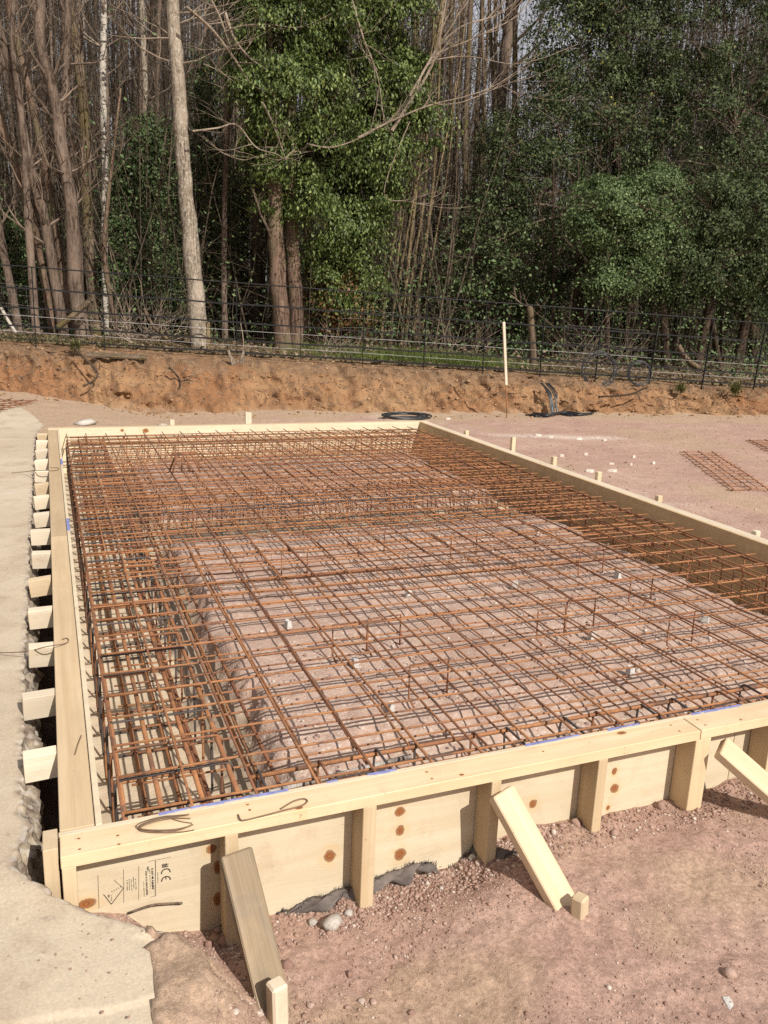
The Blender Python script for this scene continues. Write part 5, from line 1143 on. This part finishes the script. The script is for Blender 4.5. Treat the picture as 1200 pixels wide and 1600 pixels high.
def weed(px, py, d, s, label, seed):
    rg = np.random.default_rng(seed); c = bank_pt(px, py, d); n = 220; a = rg.uniform(0, 6.28, n); el = rg.uniform(.2, 1.5, n); L = s * rg.uniform(.4, 1.1, n)
    D = np.stack([np.cos(a) * np.cos(el), np.sin(a) * np.cos(el), np.sin(el)], 1); S = np.stack([-np.sin(a), np.cos(a), a * 0], 1) * .007
    P = c + rg.normal(size=(n, 3)) * .03; mid = P + D * L[:, None] * .6; tip = P + D * L[:, None] - np.array([0, 0, .25]) * L[:, None]
    V = np.stack([P - S * .5, P + S * .5, mid + S, mid - S, tip], 1).reshape(-1, 3); o = 5 * np.arange(n)[:, None]
    F = np.concatenate([o + [0, 1, 2], o + [0, 2, 3], o + [3, 2, 4]], 1).reshape(-1, 3)
    tag(np_mesh('weed_tuft', V, F, M['grass'], fattr={'v': np.repeat(rg.random(n), 3)}), label, 'weed', 'weed tufts on the bank')
weed(1063, 610, -.45, .2, 'small green weed tuft on the bank at the right', 91)
weed(1148, 612, -.55, .30, 'larger green weed tuft on the bank nearest the right picture edge', 92)
weed(118, 545, -.35, .2, 'straggly weed tuft on the bank top at the left clump', 93)

# the far wood behind, one mass of stems and twigs
def prisms(P0, P1, r0, r1):
    n = len(P0); T = P1 - P0; T = T / np.linalg.norm(T, axis=1)[:, None]
    A = np.cross(T, np.where(np.abs(T[:, 2:3]) < .8, [[0, 0, 1.]], [[1., 0, 0]])); A /= np.linalg.norm(A, axis=1)[:, None]; B = np.cross(T, A)
    V = []
    for P, r in ((P0, r0), (P1, r1)):
        for k in range(3): V.append(P + r[:, None] * (math.cos(2.094 * k) * A + math.sin(2.094 * k) * B))
    o = 6 * np.arange(n)[:, None]
    return np.stack(V, 1).reshape(-1, 3), np.concatenate([o + [0, 1, 4, 3], o + [1, 2, 5, 4], o + [2, 0, 3, 5]], 1).reshape(-1, 4)
rw = np.random.default_rng(55); n = 4300
Y = 18.5 + 46 * rw.random(n) ** .9; x = -.07 + (Y + 2.2) * rw.uniform(-.24, 1.28, n); Y = Y - .2287 * (x - 3) * (x < 30) - 6 * (x >= 30)
z = fence_z(np.clip(x, -30, 30)) + .03 * (Y - 11); r = rw.uniform(.016, .05, n) * (1 + 1.0 * (rw.random(n) < .14)); Hh = (Y + 4) * rw.uniform(.25, .52, n) + 2; ax = (x + .07) / (Y + 2.17); Hh = Hh * np.where((ax > .49) & (ax < .68), rw.uniform(.35, .8, n), 1)
B0 = np.stack([x, Y, z - .1], 1); lean = np.stack([rw.normal(0, .055, n), rw.normal(0, .03, n), np.ones(n)], 1)
segs = [[], [], [], []]; K = 5; prev = B0
def put(a, b, c, d):
    for q, v in zip(segs, (a, b, c, d)): q.append(v)
for k in range(K):
    nx = B0 + lean * (Hh * (k + 1) / K)[:, None] + rw.normal(0, .07, (n, 3)) * [1, 1, 0]
    put(prev, nx, r * (1 - .17 * k), r * (1 - .17 * (k + 1))); prev = nx
for k in range(20):
    t = rw.uniform(.1, 1.0, n); p = B0 + lean * (Hh * t)[:, None]; L = rw.uniform(.4, 2.3, n); an = rw.uniform(0, 6.283, n); e = rw.uniform(-.1, 1.2, n)
    d = np.stack([np.cos(an), .8 * np.sin(an), e], 1); b = p + d * (L * .5)[:, None]; c = b + (d + rw.normal(0, .35, (n, 3)) + [0, 0, .2]) * (L * .5)[:, None]
    ra = rw.uniform(.005, .013, n); put(p, b, ra, ra * .6); put(b, c, ra * .6, ra * .25)
V, F = prisms(*[np.concatenate(q) for q in segs])
tag(np_mesh('distant_wood', V, F, M['far_bark']), 'dense brown mass of bare stems and twigs filling the wood behind', 'woodland', kind='stuff')
# nearer thicket of slim stems and twigs between the trees
n = 1250; d0 = 1.8 + 6.5 * rw.random(n); ax = rw.uniform(-.30, 1.3, n); x = -.07 + (d0 + 14) * ax; ok = (ax < .50) | (d0 > 5.5); d0 = d0[ok]; x = x[ok]; n = len(x); Y = fence_y(x) + d0; segs = [[], [], [], []]
B0 = np.stack([x, Y, wood_z(x, Y) - .05], 1); Hh = rw.uniform(1.2, 8.5, n); r = .005 + .0016 * Hh * rw.uniform(.6, 1.3, n)
lean = np.stack([rw.normal(-.03, .16, n), rw.normal(0, .08, n), np.ones(n)], 1); prev = B0
for k in range(5):
    nx = B0 + lean * (Hh * (k + 1) / 5)[:, None] + rw.normal(0, .05, (n, 3)) * [1, 1, 0]; put(prev, nx, r * (1 - .18 * k), r * (1 - .18 * (k + 1))); prev = nx
for k in range(15):
    t = rw.uniform(.08, 1.0, n); p = B0 + lean * (Hh * t)[:, None]; L = rw.uniform(.25, 1.3, n); an = rw.uniform(0, 6.283, n); e = rw.uniform(-.2, 1.1, n)
    d = np.stack([np.cos(an), .8 * np.sin(an), e], 1); b = p + d * (L * .5)[:, None]; c = b + (d + rw.normal(0, .4, (n, 3)) + [0, 0, .15]) * (L * .5)[:, None]
    ra = rw.uniform(.003, .006, n); put(p, b, ra, ra * .6); put(b, c, ra * .6, ra * .3)
V, F = prisms(*[np.concatenate(q) for q in segs])
tag(np_mesh('thicket', V, F, M['thin']), 'thin brown stems and tangled twigs crowding between the trees', 'thicket', kind='stuff')
# dim undergrowth of leaves deep in the wood
n = 80000; Yd = 2.0 + 18 * rg.random(n) ** 1.3; x = -.07 + (Yd + 14) * rg.uniform(-.3, 1.3, n); y = fence_y(x) + Yd
hh = 5.5 * rg.random(n) ** 1.5 * np.clip(vnoise(x, y, .45, 201) * 2.0 + .5, 0, 2)
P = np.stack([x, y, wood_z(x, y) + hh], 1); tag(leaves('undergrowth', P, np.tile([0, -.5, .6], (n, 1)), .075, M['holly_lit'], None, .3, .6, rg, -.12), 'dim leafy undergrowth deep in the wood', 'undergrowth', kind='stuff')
bpy.context.view_layer.update()
